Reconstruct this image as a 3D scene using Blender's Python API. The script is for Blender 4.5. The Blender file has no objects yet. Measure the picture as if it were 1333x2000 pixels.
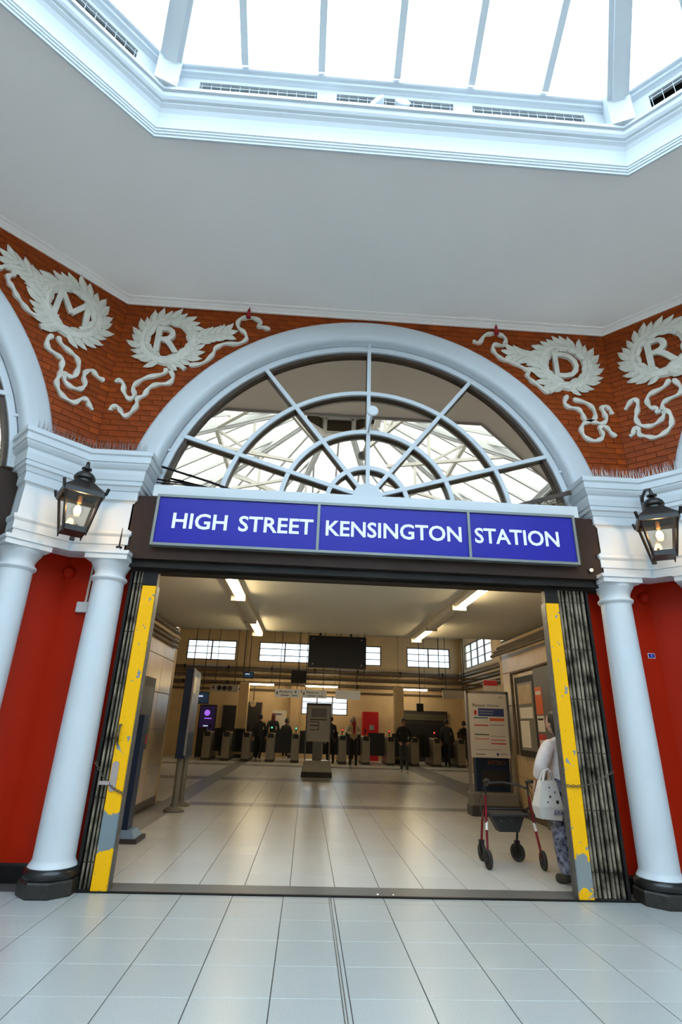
import bpy, math, random
from mathutils import Vector, Matrix
R = math.radians
random.seed(7)
scene = bpy.context.scene
COL = scene.collection

# ------------------------------------------------------------------ camera
PITCH, YAW, ROLL, FPX, HCAM = 0.381684, 0.0491436, 0.0327749, 1037.08, 1.40
cam_d = bpy.data.cameras.new('camera'); cam = bpy.data.objects.new('camera', cam_d); COL.objects.link(cam)
cam_d.sensor_fit = 'VERTICAL'; cam_d.sensor_height = 36.0; cam_d.lens = FPX / 2000 * 36.0
cam_d.clip_start = 0.02; cam_d.clip_end = 300
cp, sp, cy_, sy_ = math.cos(PITCH), math.sin(PITCH), math.cos(YAW), math.sin(YAW)
fwd = Vector((sy_ * cp, cy_ * cp, sp)); rgt = Vector((cy_, -sy_, 0)); upv = rgt.cross(fwd)
r2 = math.cos(ROLL) * rgt + math.sin(ROLL) * upv
u2 = -math.sin(ROLL) * rgt + math.cos(ROLL) * upv
mw = Matrix.Identity(4)
for i in range(3):
    mw[i][0] = r2[i]; mw[i][1] = u2[i]; mw[i][2] = -fwd[i]
mw[2][3] = HCAM
cam.matrix_world = mw
scene.camera = cam

# ------------------------------------------------------------------ world and exposure
world = bpy.data.worlds.new('overcast_sky'); scene.world = world; world.use_nodes = True
bg = world.node_tree.nodes['Background']
bg.inputs[0].default_value = (0.70, 0.90, 1.08, 1); bg.inputs[1].default_value = 6.6
vs = scene.view_settings
scene.display_settings.display_device = 'sRGB'
vs.view_transform = 'Standard'; vs.look = 'None'; vs.exposure = 0.22; vs.gamma = 1.0; vs.use_curve_mapping = False
cyc = scene.cycles
cyc.max_bounces = 8; cyc.diffuse_bounces = 5; cyc.glossy_bounces = 4; cyc.transmission_bounces = 6; cyc.transparent_max_bounces = 12
cyc.sample_clamp_indirect = 6.0
cyc.caustics_reflective = False; cyc.caustics_refractive = False

# ------------------------------------------------------------------ materials
MATS = {}
def mat(name, col, rough=0.5, metal=0.0, var=0.0, scale=6.0, bump=0.0, bscale=60.0, emit=None, estr=0.0, objvar=0.0, spec=0.5, col2=None, detail=4.0):
    if name in MATS: return MATS[name]
    m = bpy.data.materials.new(name); m.use_nodes = True
    nt = m.node_tree; N = nt.nodes; L = nt.links
    b = N['Principled BSDF']
    b.inputs['Roughness'].default_value = rough; b.inputs['Metallic'].default_value = metal
    b.inputs['Specular IOR Level'].default_value = spec
    c = (*col, 1.0)
    b.inputs['Base Color'].default_value = c
    tc = N.new('ShaderNodeTexCoord')
    nz = N.new('ShaderNodeTexNoise'); nz.inputs['Scale'].default_value = scale; nz.inputs['Detail'].default_value = detail
    L.new(tc.outputs['Object'], nz.inputs['Vector'])
    rmp = N.new('ShaderNodeValToRGB')
    v = var if var > 0 else 0.03
    lo = tuple(max(0, x * (1 - v)) for x in col) if col2 is None else col2
    hi = tuple(min(1, x * (1 + v)) for x in col)
    rmp.color_ramp.elements[0].position = 0.32; rmp.color_ramp.elements[1].position = 0.68
    rmp.color_ramp.elements[0].color = (*lo, 1); rmp.color_ramp.elements[1].color = (*hi, 1)
    L.new(nz.outputs['Fac'], rmp.inputs[0])
    out = rmp.outputs[0]
    if objvar > 0:
        oi = N.new('ShaderNodeObjectInfo'); mr = N.new('ShaderNodeMapRange')
        mr.inputs[3].default_value = 1 - objvar; mr.inputs[4].default_value = 1 + objvar
        L.new(oi.outputs['Random'], mr.inputs[0])
        hs = N.new('ShaderNodeHueSaturation'); L.new(mr.outputs[0], hs.inputs['Value']); L.new(out, hs.inputs['Color'])
        out = hs.outputs[0]
    L.new(out, b.inputs['Base Color'])
    if bump > 0:
        n2 = N.new('ShaderNodeTexNoise'); n2.inputs['Scale'].default_value = bscale; n2.inputs['Detail'].default_value = 3
        L.new(tc.outputs['Object'], n2.inputs['Vector'])
        bp = N.new('ShaderNodeBump'); bp.inputs['Strength'].default_value = bump; bp.inputs['Distance'].default_value = 0.01
        L.new(n2.outputs['Fac'], bp.inputs['Height']); L.new(bp.outputs[0], b.inputs['Normal'])
    if emit:
        b.inputs['Emission Color'].default_value = (*emit, 1); b.inputs['Emission Strength'].default_value = estr
    MATS[name] = m
    return m

def glass_clear(name, tint=(0.95, 0.97, 0.97), gl=0.04):
    m = bpy.data.materials.new(name); m.use_nodes = True; nt = m.node_tree; N = nt.nodes; L = nt.links
    N.remove(N['Principled BSDF']); o = N['Material Output']
    t = N.new('ShaderNodeBsdfTransparent'); t.inputs[0].default_value = (*tint, 1)
    g = N.new('ShaderNodeBsdfGlossy'); g.inputs['Roughness'].default_value = 0.03
    mx = N.new('ShaderNodeMixShader'); mx.inputs[0].default_value = gl
    L.new(t.outputs[0], mx.inputs[1]); L.new(g.outputs[0], mx.inputs[2]); L.new(mx.outputs[0], o.inputs[0])
    MATS[name] = m; return m

def glass_mirror(name):
    # bronze tinted reflective glass of the fanlights
    m = bpy.data.materials.new(name); m.use_nodes = True; nt = m.node_tree; N = nt.nodes; L = nt.links
    b = N['Principled BSDF']
    b.inputs['Metallic'].default_value = 1.0; b.inputs['Roughness'].default_value = 0.0
    nz = N.new('ShaderNodeTexNoise'); nz.inputs['Scale'].default_value = 1.2
    tc = N.new('ShaderNodeTexCoord'); L.new(tc.outputs['Object'], nz.inputs['Vector'])
    r = N.new('ShaderNodeValToRGB'); r.color_ramp.elements[0].color = (0.53, 0.41, 0.30, 1); r.color_ramp.elements[1].color = (0.56, 0.43, 0.32, 1)
    L.new(nz.outputs['Fac'], r.inputs[0]); L.new(r.outputs[0], b.inputs['Base Color'])
    b.inputs['Specular Tint'].default_value = (0.5, 0.4, 0.3, 1)
    MATS[name] = m; return m

def paint_chipped(name, zc, zr, col, under, thr=0.645):
    m = bpy.data.materials.new(name); m.use_nodes = True; nt = m.node_tree; N = nt.nodes; L = nt.links
    b = N['Principled BSDF']; b.inputs['Roughness'].default_value = 0.42; b.inputs['Specular IOR Level'].default_value = 0.25
    tc = N.new('ShaderNodeTexCoord')
    n1 = N.new('ShaderNodeTexNoise'); n1.inputs['Scale'].default_value = 14; n1.inputs['Detail'].default_value = 8
    L.new(tc.outputs['Object'], n1.inputs['Vector'])
    sx = N.new('ShaderNodeSeparateXYZ'); L.new(tc.outputs['Object'], sx.inputs[0])
    # worn patch about a given height: |z - zc| < zr loosened by the noise
    sub = N.new('ShaderNodeMath'); sub.operation = 'SUBTRACT'; L.new(sx.outputs[2], sub.inputs[0]); sub.inputs[1].default_value = zc
    ab = N.new('ShaderNodeMath'); ab.operation = 'ABSOLUTE'; L.new(sub.outputs[0], ab.inputs[0])
    mr = N.new('ShaderNodeMapRange'); mr.inputs[1].default_value = zr * 0.55; mr.inputs[2].default_value = zr * 1.3; mr.inputs[3].default_value = 0.33; mr.inputs[4].default_value = 0.0
    L.new(ab.outputs[0], mr.inputs[0])
    ad = N.new('ShaderNodeMath'); ad.operation = 'ADD'; L.new(n1.outputs['Fac'], ad.inputs[0]); L.new(mr.outputs[0], ad.inputs[1])
    cr = N.new('ShaderNodeValToRGB'); cr.color_ramp.interpolation = 'LINEAR'
    cr.color_ramp.elements[0].position = thr; cr.color_ramp.elements[1].position = thr + 0.015
    cr.color_ramp.elements[0].color = (0, 0, 0, 1); cr.color_ramp.elements[1].color = (1, 1, 1, 1)
    L.new(ad.outputs[0], cr.inputs[0])
    n2 = N.new('ShaderNodeTexNoise'); n2.inputs['Scale'].default_value = 55; n2.inputs['Detail'].default_value = 3
    L.new(tc.outputs['Object'], n2.inputs['Vector'])
    c2 = N.new('ShaderNodeValToRGB'); c2.color_ramp.elements[0].position = 0.72; c2.color_ramp.elements[1].position = 0.735
    c2.color_ramp.elements[0].color = (*col, 1); c2.color_ramp.elements[1].color = (0.06, 0.035, 0.02, 1)
    L.new(n2.outputs['Fac'], c2.inputs[0])
    mx = N.new('ShaderNodeMix'); mx.data_type = 'RGBA'
    L.new(cr.outputs[0], mx.inputs['Factor']); L.new(c2.outputs[0], mx.inputs['A']); mx.inputs['B'].default_value = (*under, 1)
    L.new(mx.outputs['Result'], b.inputs['Base Color'])
    MATS[name] = m; return m

white_paint = mat('white_gloss_paint', (0.615, 0.645, 0.68), 0.42, var=0.015, scale=2.5, bump=0.03, bscale=25)
white_plain = mat('white_paint_plain', (0.62, 0.64, 0.66), 0.5, var=0.02, scale=3)
cream_relief = mat('cream_plaster', (0.70, 0.66, 0.58), 0.55, var=0.10, scale=9, bump=0.15, bscale=40)
ceil_paint = mat('ceiling_paint', (0.97, 0.90, 0.855), 0.85, var=0.015, scale=0.8)
brick_mat = mat('orange_painted_brick', (0.285, 0.046, 0.004), 0.42, var=0.34, scale=4, bump=0.10, bscale=70, objvar=0.10, spec=0.16)
mortar_mat = mat('painted_mortar', (0.21, 0.036, 0.005), 0.6, var=0.15, scale=12, spec=0.2)
red_paint = mat('red_gloss_paint', (0.45, 0.018, 0.003), 0.42, var=0.05, scale=2, spec=0.15)
black_paint = mat('black_gloss_paint', (0.012, 0.011, 0.011), 0.28, var=0.3, scale=9)
black_chipped = mat('chipped_black_paint', (0.022, 0.018, 0.016), 0.4, var=0.3, scale=20, bump=0.2)
tile_hall = mat('pale_terrazzo', (0.445, 0.455, 0.44), 0.28, var=0.07, scale=95, objvar=0.03, detail=2)
tile_in = mat('cream_terrazzo', (0.545, 0.535, 0.50), 0.26, var=0.07, scale=95, objvar=0.03, detail=2)
tile_dark = mat('dark_grey_terrazzo', (0.24, 0.23, 0.225), 0.26, var=0.12, scale=95, objvar=0.04, detail=2)
grout = mat('dark_grout', (0.07, 0.065, 0.06), 0.8)
thresh_mat = mat('grey_granite_threshold', (0.13, 0.125, 0.12), 0.35, var=0.25, scale=120)
metal_grey = mat('brushed_metal', (0.36, 0.36, 0.35), 0.35, metal=0.9, var=0.06)
steel_dull = mat('dull_steel', (0.30, 0.285, 0.26), 0.42, metal=0.75, var=0.15, scale=15)
rust_steel = mat('grimy_steel_channel', (0.165, 0.135, 0.095), 0.55, metal=0.0, var=0.9, scale=7, detail=8, col2=(0.014, 0.010, 0.007), spec=0.2)
brown_fascia = mat('dark_brown_fascia', (0.034, 0.019, 0.015), 0.5, var=0.12, scale=3, spec=0.15)
strip_reflection_brown = mat('dark_strip_reflection', (0.060, 0.033, 0.020), 0.5, var=0.2, scale=12)  # colours the loose strip and the painted bar reflections in the fanlight
black_steel = mat('black_steel', (0.012, 0.010, 0.009), 0.5, var=0.2, spec=0.2)
sign_blue = mat('enamel_blue', (0.022, 0.021, 0.32), 0.30, var=0.03, scale=2, spec=0.2)
sign_white = mat('sign_white', (0.86, 0.87, 0.88), 0.4)
sign_frame = mat('grey_sign_frame', (0.20, 0.215, 0.21), 0.4, metal=0.4)
spike_mat = mat('steel_spike', (0.45, 0.42, 0.40), 0.4, metal=0.6)
vent_brown = mat('brown_louvre', (0.050, 0.036, 0.027), 0.7, var=0.35, scale=40)
lantern_black = mat('lantern_black', (0.014, 0.010, 0.009), 0.38, var=0.2)
tassel_red = mat('red_fabric', (0.35, 0.008, 0.015), 0.7)
cream_tile = mat('cream_wall_tile', (0.46, 0.325, 0.18), 0.28, var=0.10, scale=3, objvar=0.06)
cream_wall = mat('cream_painted_wall', (0.52, 0.38, 0.21), 0.6, var=0.08, scale=2)
passage_ceil = mat('cream_soffit', (0.50, 0.46, 0.36), 0.55, var=0.03, scale=1)
hall_ceil = mat('white_concourse_ceiling', (0.55, 0.52, 0.45), 0.7, var=0.04, scale=1)
pipe_brown = mat('brown_pipe', (0.085, 0.058, 0.036), 0.5, var=0.25, scale=8)
pipe_cream = mat('cream_pipe', (0.36, 0.27, 0.17), 0.5, var=0.15, scale=8)
dark_void = mat('dark_doorway', (0.016, 0.013, 0.011), 0.6)
gate_body = mat('ticket_gate_steel', (0.27, 0.235, 0.185), 0.38, metal=0.55, var=0.06)
dark_plastic = mat('black_plastic', (0.012, 0.012, 0.013), 0.4)
yellow_pad = mat('yellow_reader', (0.62, 0.42, 0.10), 0.5)
led_green = mat('green_led', (0.02, 0.3, 0.12), 0.4, emit=(0.1, 1.0, 0.45), estr=2.0)
led_red = mat('red_led', (0.4, 0.01, 0.01), 0.4, emit=(1.0, 0.06, 0.04), estr=2.0)
poster_paper = mat('poster_paper', (0.55, 0.50, 0.44), 0.6, var=0.02)
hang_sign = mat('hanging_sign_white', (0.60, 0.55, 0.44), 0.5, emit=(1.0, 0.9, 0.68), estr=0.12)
print_dark = mat('print_dark', (0.03, 0.028, 0.03), 0.6)
print_blue = mat('print_blue', (0.025, 0.04, 0.16), 0.5)
print_red = mat('print_red', (0.42, 0.03, 0.03), 0.5)
print_orange = mat('print_orange', (0.50, 0.10, 0.03), 0.5)
print_green = mat('print_green', (0.03, 0.07, 0.045), 0.5)
print_teal = mat('print_teal', (0.03, 0.14, 0.17), 0.5)
print_pink = mat('print_pink', (0.45, 0.15, 0.14), 0.5)
print_grey = mat('print_grey', (0.25, 0.24, 0.24), 0.6)
blue_stand = mat('blue_stand_paint', (0.010, 0.024, 0.055), 0.45, spec=0.3)
pale_blue_stand = mat('faded_blue_paint', (0.16, 0.25, 0.36), 0.45)
grey_stand = mat('grey_stand_metal', (0.17, 0.155, 0.13), 0.45, metal=0.2)
dark_foot = mat('dark_stand_foot', (0.035, 0.03, 0.028), 0.5)
machine_red = mat('bright_red_machine', (0.45, 0.006, 0.012), 0.4)
skin = mat('skin', (0.40, 0.22, 0.15), 0.5)
hair_blond = mat('blond_hair', (0.52, 0.40, 0.28), 0.6, var=0.2, scale=60)
hair_dark = mat('dark_hair', (0.012, 0.009, 0.008), 0.5, var=0.3, scale=60)
hair_red = mat('red_hair', (0.14, 0.018, 0.015), 0.55, var=0.3, scale=60)
coat_dark = mat('black_coat', (0.012, 0.012, 0.014), 0.8, var=0.2, scale=20)
coat_cream = mat('cream_fleece', (0.52, 0.40, 0.25), 0.9, var=0.12, scale=40, bump=0.3)
scarf_red = mat('red_scarf', (0.30, 0.01, 0.02), 0.8, var=0.2, scale=30)
trous_black = mat('black_trousers', (0.010, 0.010, 0.012), 0.8)
jeans = mat('dark_grey_jeans', (0.055, 0.058, 0.068), 0.85, var=0.15, scale=30)
top_blue = mat('pale_blue_shirt', (0.35, 0.47, 0.55), 0.8)
shoe_white = mat('white_trainers', (0.55, 0.48, 0.44), 0.6)
shoe_dark = mat('dark_shoes', (0.02, 0.018, 0.017), 0.5)
jacket_white = mat('white_padded_jacket', (0.62, 0.55, 0.53), 0.75, var=0.08, scale=14, bump=0.6, bscale=9)
trous_print = mat('navy_leaf_print', (0.17, 0.17, 0.22), 0.85, var=0.4, scale=22, col2=(0.008, 0.008, 0.02), detail=1.5)
tote_canvas = mat('white_canvas', (0.58, 0.53, 0.48), 0.85, var=0.05, scale=10)
walker_red = mat('metallic_red', (0.20, 0.008, 0.018), 0.25, metal=0.5)
rubber = mat('black_rubber', (0.02, 0.019, 0.018), 0.7)
chrome = mat('chrome', (0.6, 0.6, 0.6), 0.2, metal=1.0)
lamp_tube = mat('fluorescent_tube', (0.9, 0.85, 0.7), 0.5, emit=(1.0, 0.82, 0.50), estr=50.0)
lamp_body = mat('lamp_body_cream', (0.42, 0.36, 0.26), 0.4)
bulb_glow = mat('filament_glow', (1, 0.7, 0.3), 0.5, emit=(1.0, 0.62, 0.22), estr=45.0)
lantern_inner = mat('lantern_amber_reflector', (0.75, 0.50, 0.22), 0.5)
screen_purple = mat('purple_screen', (0.02, 0.01, 0.05), 0.4, emit=(0.10, 0.05, 0.30), estr=0.06)
screen_logo = mat('purple_logo', (0.3, 0.1, 0.7), 0.4, emit=(0.42, 0.16, 1.0), estr=0.7)
screen_white = mat('white_screen_text', (0.5, 0.6, 0.8), 0.4, emit=(0.6, 0.75, 1.0), estr=0.5)
screen_blue = mat('blue_screen', (0.01, 0.02, 0.05), 0.4, emit=(0.25, 0.5, 0.9), estr=0.035)
spot_glow = mat('warm_spot', (1, 0.6, 0.2), 0.5, emit=(1.0, 0.5, 0.12), estr=14.0)
timber_beam = mat('cream_timber', (0.72, 0.70, 0.66), 0.5, var=0.03)
G_SKY = glass_clear('skylight_glass')
G_MIR = glass_mirror('bronze_mirror_glass')
G_WIN = glass_clear('frosted_window_glass', (0.66, 0.665, 0.65))
G_CLR = glass_clear('clear_glass', (0.96, 0.96, 0.94))
yellow_L = paint_chipped('chipped_yellow_paint', 0.47, 0.17, (0.95, 0.47, 0.0), (0.19, 0.23, 0.25))
yellow_R = paint_chipped('worn_yellow_paint', 0.20, 0.14, (0.95, 0.47, 0.0), (0.24, 0.26, 0.26))

# ------------------------------------------------------------------ mesh builder
class MB:
    def __init__(s): s.v = []; s.f = []; s.m = []; s.s = []
    def add(s, vs, fs, mi=0, sm=False):
        o = len(s.v); s.v += [tuple(x) for x in vs]
        for f in fs: s.f.append(tuple(i + o for i in f)); s.m.append(mi); s.s.append(sm)
        return s
    def box(s, a, b, mi=0):
        x0, y0, z0 = a; x1, y1, z1 = b
        return s.add([(x0,y0,z0),(x1,y0,z0),(x1,y1,z0),(x0,y1,z0),(x0,y0,z1),(x1,y0,z1),(x1,y1,z1),(x0,y1,z1)],
              [(0,3,2,1),(4,5,6,7),(0,1,5,4),(1,2,6,5),(2,3,7,6),(3,0,4,7)], mi)
    def bbox(s, a, b, bev=0.01, mi=0):
        # box with chamfered vertical and top edges
        x0,y0,z0 = a; x1,y1,z1 = b; e = bev
        def ring(z, k): return [(x0+k,y0+e+k*0,z),(x0+e,y0+k,z),(x1-e,y0+k,z),(x1-k,y0+e,z),(x1-k,y1-e,z),(x1-e,y1-k,z),(x0+e,y1-k,z),(x0+k,y1-e,z)]
        vs = ring(z0,0)+ring(z1-e,0)+[(x0+e if x<(x0+x1)/2 else x1-e, y0+e if y<(y0+y1)/2 else y1-e, z1) for x,y,_ in ring(z1,0)]
        fs = [tuple(range(7,-1,-1)), tuple(range(16,24))]
        for r in (0,8):
            for i in range(8): fs.append((r+i, r+(i+1)%8, r+8+(i+1)%8, r+8+i))
        return s.add(vs, fs, mi)
    def bar(s, p, q, w, h=None, up=(0,0,1), mi=0):
        p = Vector(p); q = Vector(q); d = (q-p)
        if d.length < 1e-6: return s
        d.normalize(); up = Vector(up)
        if abs(d.dot(up)) > 0.98: up = Vector((0,1,0)) if abs(d.y) < 0.9 else Vector((1,0,0))
        sd = d.cross(up).normalized(); up = sd.cross(d).normalized(); h = w if h is None else h
        a = sd*w/2; b = up*h/2
        vs = [p-a-b,p+a-b,p+a+b,p-a+b,q-a-b,q+a-b,q+a+b,q-a+b]
        return s.add(vs, [(0,3,2,1),(4,5,6,7),(0,1,5,4),(1,2,6,5),(2,3,7,6),(3,0,4,7)], mi)
    def tube(s, pts, r, n=8, mi=0, cap=True, flat=None):
        pts = [Vector(p) for p in pts]; k = len(pts)
        rr = r if isinstance(r, (list, tuple)) else [r]*k
        vs = []; ref = Vector((0,0,1))
        for i, p in enumerate(pts):
            d = (pts[min(i+1,k-1)] - pts[max(i-1,0)])
            d = d.normalized() if d.length > 1e-9 else Vector((0,0,1))
            rf = ref if abs(d.dot(ref)) < 0.95 else Vector((0,1,0))
            a = d.cross(rf).normalized(); b = a.cross(d).normalized()
            for j in range(n):
                t = 2*math.pi*j/n; vs.append(p + a*math.cos(t)*rr[i] + b*math.sin(t)*rr[i])
        fs = []
        for i in range(k-1):
            for j in range(n):
                fs.append((i*n+j, i*n+(j+1)%n, (i+1)*n+(j+1)%n, (i+1)*n+j))
        s.add(vs, fs, mi, True)
        if cap: s.add(vs[:n], [tuple(range(n-1,-1,-1))], mi); s.add(vs[-n:], [tuple(range(n))], mi)
        return s
    def lathe(s, prof, n=24, c=(0,0,0), mi=0, sm=True, rot=0.0, axis='z'):
        vs = []; k = len(prof)
        for r, z in prof:
            for j in range(n):
                t = 2*math.pi*j/n + rot
                x, y = r*math.cos(t), r*math.sin(t)
                if axis == 'z': vs.append((c[0]+x, c[1]+y, c[2]+z))
                elif axis == 'y': vs.append((c[0]+x, c[1]-z, c[2]+y))
                else: vs.append((c[0]+z, c[1]+x, c[2]+y))
        fs = []
        for i in range(k-1):
            for j in range(n): fs.append((i*n+j, i*n+(j+1)%n, (i+1)*n+(j+1)%n, (i+1)*n+j))
        s.add(vs, fs, mi, sm)
        s.add(vs[:n], [tuple(range(n-1,-1,-1))], mi); s.add(vs[-n:], [tuple(range(n))], mi)
        return s
    def prism(s, poly, y0, y1, mi=0):
        # polygon in (x, z) extruded along y
        n = len(poly)
        vs = [(x,y0,z) for x,z in poly] + [(x,y1,z) for x,z in poly]
        fs = [tuple(range(n)), tuple(range(2*n-1,n-1,-1))] + [(i, i+n, (i+1)%n+n, (i+1)%n) for i in range(n)]
        return s.add(vs, fs, mi)
    def strip(s, inner, outer, y0, y1, mi=0, closed=False):
        # band between two equal-length (x, z) polylines, extruded along y
        n = len(inner)
        vs = [(x,y0,z) for x,z in inner]+[(x,y0,z) for x,z in outer]+[(x,y1,z) for x,z in inner]+[(x,y1,z) for x,z in outer]
        fs = []
        for i in range(n if closed else n-1):
            j = (i+1) % n
            fs += [(i,n+i,n+j,j),(2*n+i,2*n+j,3*n+j,3*n+i),(i,j,2*n+j,2*n+i),(n+i,3*n+i,3*n+j,n+j)]
        if not closed: fs += [(0,2*n,3*n,n),(n-1,2*n-1,4*n-1,3*n-1)]
        return s.add(vs, fs, mi)
    def sweep(s, path, prof, closed=False, mi=0, sm=False):
        # plan path (x, y); profile (offset to the left of travel, z), closed profile loop, mitred
        n = len(path); m = len(prof); P = [Vector((x,y)) for x,y in path]
        rings = []
        for i in range(n):
            if closed or 0 < i < n-1:
                d1 = (P[i]-P[i-1]).normalized(); d2 = (P[(i+1)%n]-P[i]).normalized()
            elif i == 0: d1 = d2 = (P[1]-P[0]).normalized()
            else: d1 = d2 = (P[-1]-P[-2]).normalized()
            n1 = Vector((-d1.y,d1.x)); n2 = Vector((-d2.y,d2.x)); b = (n1+n2)
            b = b / max(0.2, (1+n1.dot(n2)))
            rings.append([(P[i].x+b.x*o, P[i].y+b.y*o, z) for o,z in prof])
        vs = [v for r in rings for v in r]; fs = []
        for i in range(n if closed else n-1):
            j = (i+1) % n
            for k in range(m):
                l = (k+1) % m; fs.append((i*m+k, j*m+k, j*m+l, i*m+l))
        if not closed: fs += [tuple(range(m-1,-1,-1)), tuple((n-1)*m+k for k in range(m))]
        return s.add(vs, fs, mi, sm)
    def ball(s, c, r, n=10, m=7, mi=0):
        rx, ry, rz = r if isinstance(r, (tuple, list)) else (r,r,r)
        vs = [(c[0],c[1],c[2]-rz)]
        for i in range(1,m):
            t = math.pi*i/m
            for j in range(n):
                a = 2*math.pi*j/n; vs.append((c[0]+rx*math.sin(t)*math.cos(a), c[1]+ry*math.sin(t)*math.sin(a), c[2]-rz*math.cos(t)))
        vs.append((c[0],c[1],c[2]+rz)); fs = []
        for j in range(n): fs.append((0, 1+(j+1)%n, 1+j))
        for i in range(m-2):
            for j in range(n): fs.append((1+i*n+j, 1+i*n+(j+1)%n, 1+(i+1)*n+(j+1)%n, 1+(i+1)*n+j))
        t = len(vs)-1
        for j in range(n): fs.append((t, 1+(m-2)*n+j, 1+(m-2)*n+(j+1)%n))
        return s.add(vs, fs, mi, True)
    def mesh(s, name, mats):
        me = bpy.data.meshes.new(name); me.from_pydata(s.v, [], s.f)
        for m in (mats if isinstance(mats, (list, tuple)) else [mats]): me.materials.append(m)
        me.polygons.foreach_set('material_index', s.m); me.polygons.foreach_set('use_smooth', s.s)
        me.update()
        if any(s.s): me.set_sharp_from_angle(angle=R(38))
        return me
    def build(s, name, mats, parent=None, loc=(0,0,0), rz=0.0):
        return link(name, s.mesh(name, mats), parent, loc, rz)

def link(name, me, parent=None, loc=(0,0,0), rz=0.0):
    o = bpy.data.objects.new(name, me); COL.objects.link(o)
    o.location = loc; o.rotation_euler = (0,0,rz)
    if parent is not None: o.parent = parent
    return o
def empty(name, loc=(0,0,0), rz=0.0):
    o = bpy.data.objects.new(name, None); COL.objects.link(o); o.location = loc; o.rotation_euler = (0,0,rz); o.empty_display_size = 0.1
    return o
def tag(o, label=None, cat=None, group=None, kind=None):
    if label: o['label'] = label
    if cat: o['category'] = cat
    if group: o['group'] = group
    if kind: o['kind'] = kind
    return o
def children(o): return [x for x in bpy.data.objects if x.parent == o]
def copy_tree(o, parent=None, depth=0):
    kids = list(o.children)
    c = o.copy(); COL.objects.link(c); c.parent = parent
    for k in kids: copy_tree(k, c, depth+1)
    return c
def text_mesh(txt, mats, height=0.1, width=None, ext=0.003, bold=0.0, align='CENTER', off=None):
    cu = bpy.data.curves.new('lettering', 'FONT'); cu.body = txt; cu.size = 1.0; cu.extrude = 0.0; cu.offset = bold; cu.resolution_u = 3
    ob = bpy.data.objects.new('tmp', cu); COL.objects.link(ob)
    dg = bpy.context.evaluated_depsgraph_get(); dg.update()
    me = bpy.data.meshes.new_from_object(ob.evaluated_get(dg))
    bpy.data.objects.remove(ob); bpy.data.curves.remove(cu)
    xs = [v.co.x for v in me.vertices]; ys = [v.co.y for v in me.vertices]
    x0,x1,y0,y1 = min(xs),max(xs),min(ys),max(ys)
    sy = height/(y1-y0); sx = width/(x1-x0) if width else sy
    vs = [((v.co.x-(x0+x1)/2)*sx, (v.co.y-(y0+y1)/2)*sy) for v in me.vertices]
    fs = [tuple(p.vertices) for p in me.polygons]
    ec = {}
    for f in fs:
        for i in range(len(f)):
            e = (f[i], f[(i+1)%len(f)]); k = (min(e),max(e)); ec.setdefault(k, []).append(e)
    bpy.data.meshes.remove(me)
    n = len(vs); b = MB()
    # lettering faces -y, stands upright in x/z
    V = [(x,-ext,z) for x,z in vs] + [(x,0,z) for x,z in vs]
    F = list(fs) + [(e[0][1], e[0][0], e[0][0]+n, e[0][1]+n) for e in ec.values() if len(e) == 1]
    b.add(V, F)
    return b

# ------------------------------------------------------------------ the octagonal hall
XC, YC = 0.588, -2.117
T = math.tan(R(22.5))
def oct_path(rho, ccw=True):
    h = rho*T; pts = []
    for k in range(8):
        a = R(45*k); c, s_ = math.cos(a), math.sin(a)
        u, r = h, rho        # right end of bay k, going counter-clockwise (bay at +y first)
        pts.append((XC + u*c - r*s_, YC + u*s_ + r*c))
    return pts
ZC = 6.55          # hall ceiling
RB = 7.817         # brick face
# ceiling ring
o1 = oct_path(5.56); o2 = oct_path(RB+0.25)
mb = MB(); V = [(x,y,ZC) for x,y in o1]+[(x,y,ZC) for x,y in o2]+[(x,y,ZC+0.2) for x,y in o1]+[(x,y,ZC+0.2) for x,y in o2]
F = []
for i in range(8):
    j = (i+1)%8; F += [(i,8+i,8+j,j),(16+i,16+j,24+j,24+i),(i,j,16+j,16+i),(8+i,24+i,24+j,8+j)]
mb.add(V,F)
ceil = tag(mb.build('ceiling', ceil_paint), 'flat pale grey ceiling around the octagonal skylight', 'ceiling', kind='structure')
tag(MB().box((0.578,4.45,ZC-0.012),(0.602,5.50,ZC)).build('ceiling_strip', ceil_paint, ceil))

# cornice at the ceiling edge, swept clockwise so that the left of travel is the hall side
def ring_sweep(name, rho, prof, m, sm=False):
    # offset positive = toward the hall centre; path counter-clockwise -> left is the centre
    return MB().sweep(oct_path(rho), prof, closed=True).build(name, m)
cor = ring_sweep('trim_1', RB, [(0,6.50),(0.03,6.50),(0.03,6.515),(0.05,6.52),(0.075,6.53),(0.085,6.537),(0.13,6.54),(0.13,6.56),(-0.05,6.56),(-0.05,6.50)], ceil_paint)
tag(cor, 'slim white cornice between the ceiling and the orange brick walls', 'cornice', kind='structure')
sk = ring_sweep('trim_2', 5.553, [(-0.02,6.50),(0,6.50),(0,6.525),(0.012,6.53),(0.012,6.55),(0.022,6.555),(0.022,6.575),(0.032,6.58),(0.032,6.61),(0.035,6.65),(0.042,6.70),(0.056,6.75),(0.078,6.79),(0.105,6.815),(0.105,6.83),(0.128,6.84),(0.145,6.865),(0.150,6.90),(0.150,6.915),(0.172,6.92),(0.172,6.96),(-0.20,6.97),(-0.20,6.56),(-0.02,6.56)], white_paint)
tag(sk, 'deep white moulded cornice around the octagonal skylight opening', 'cornice', kind='structure')

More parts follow.
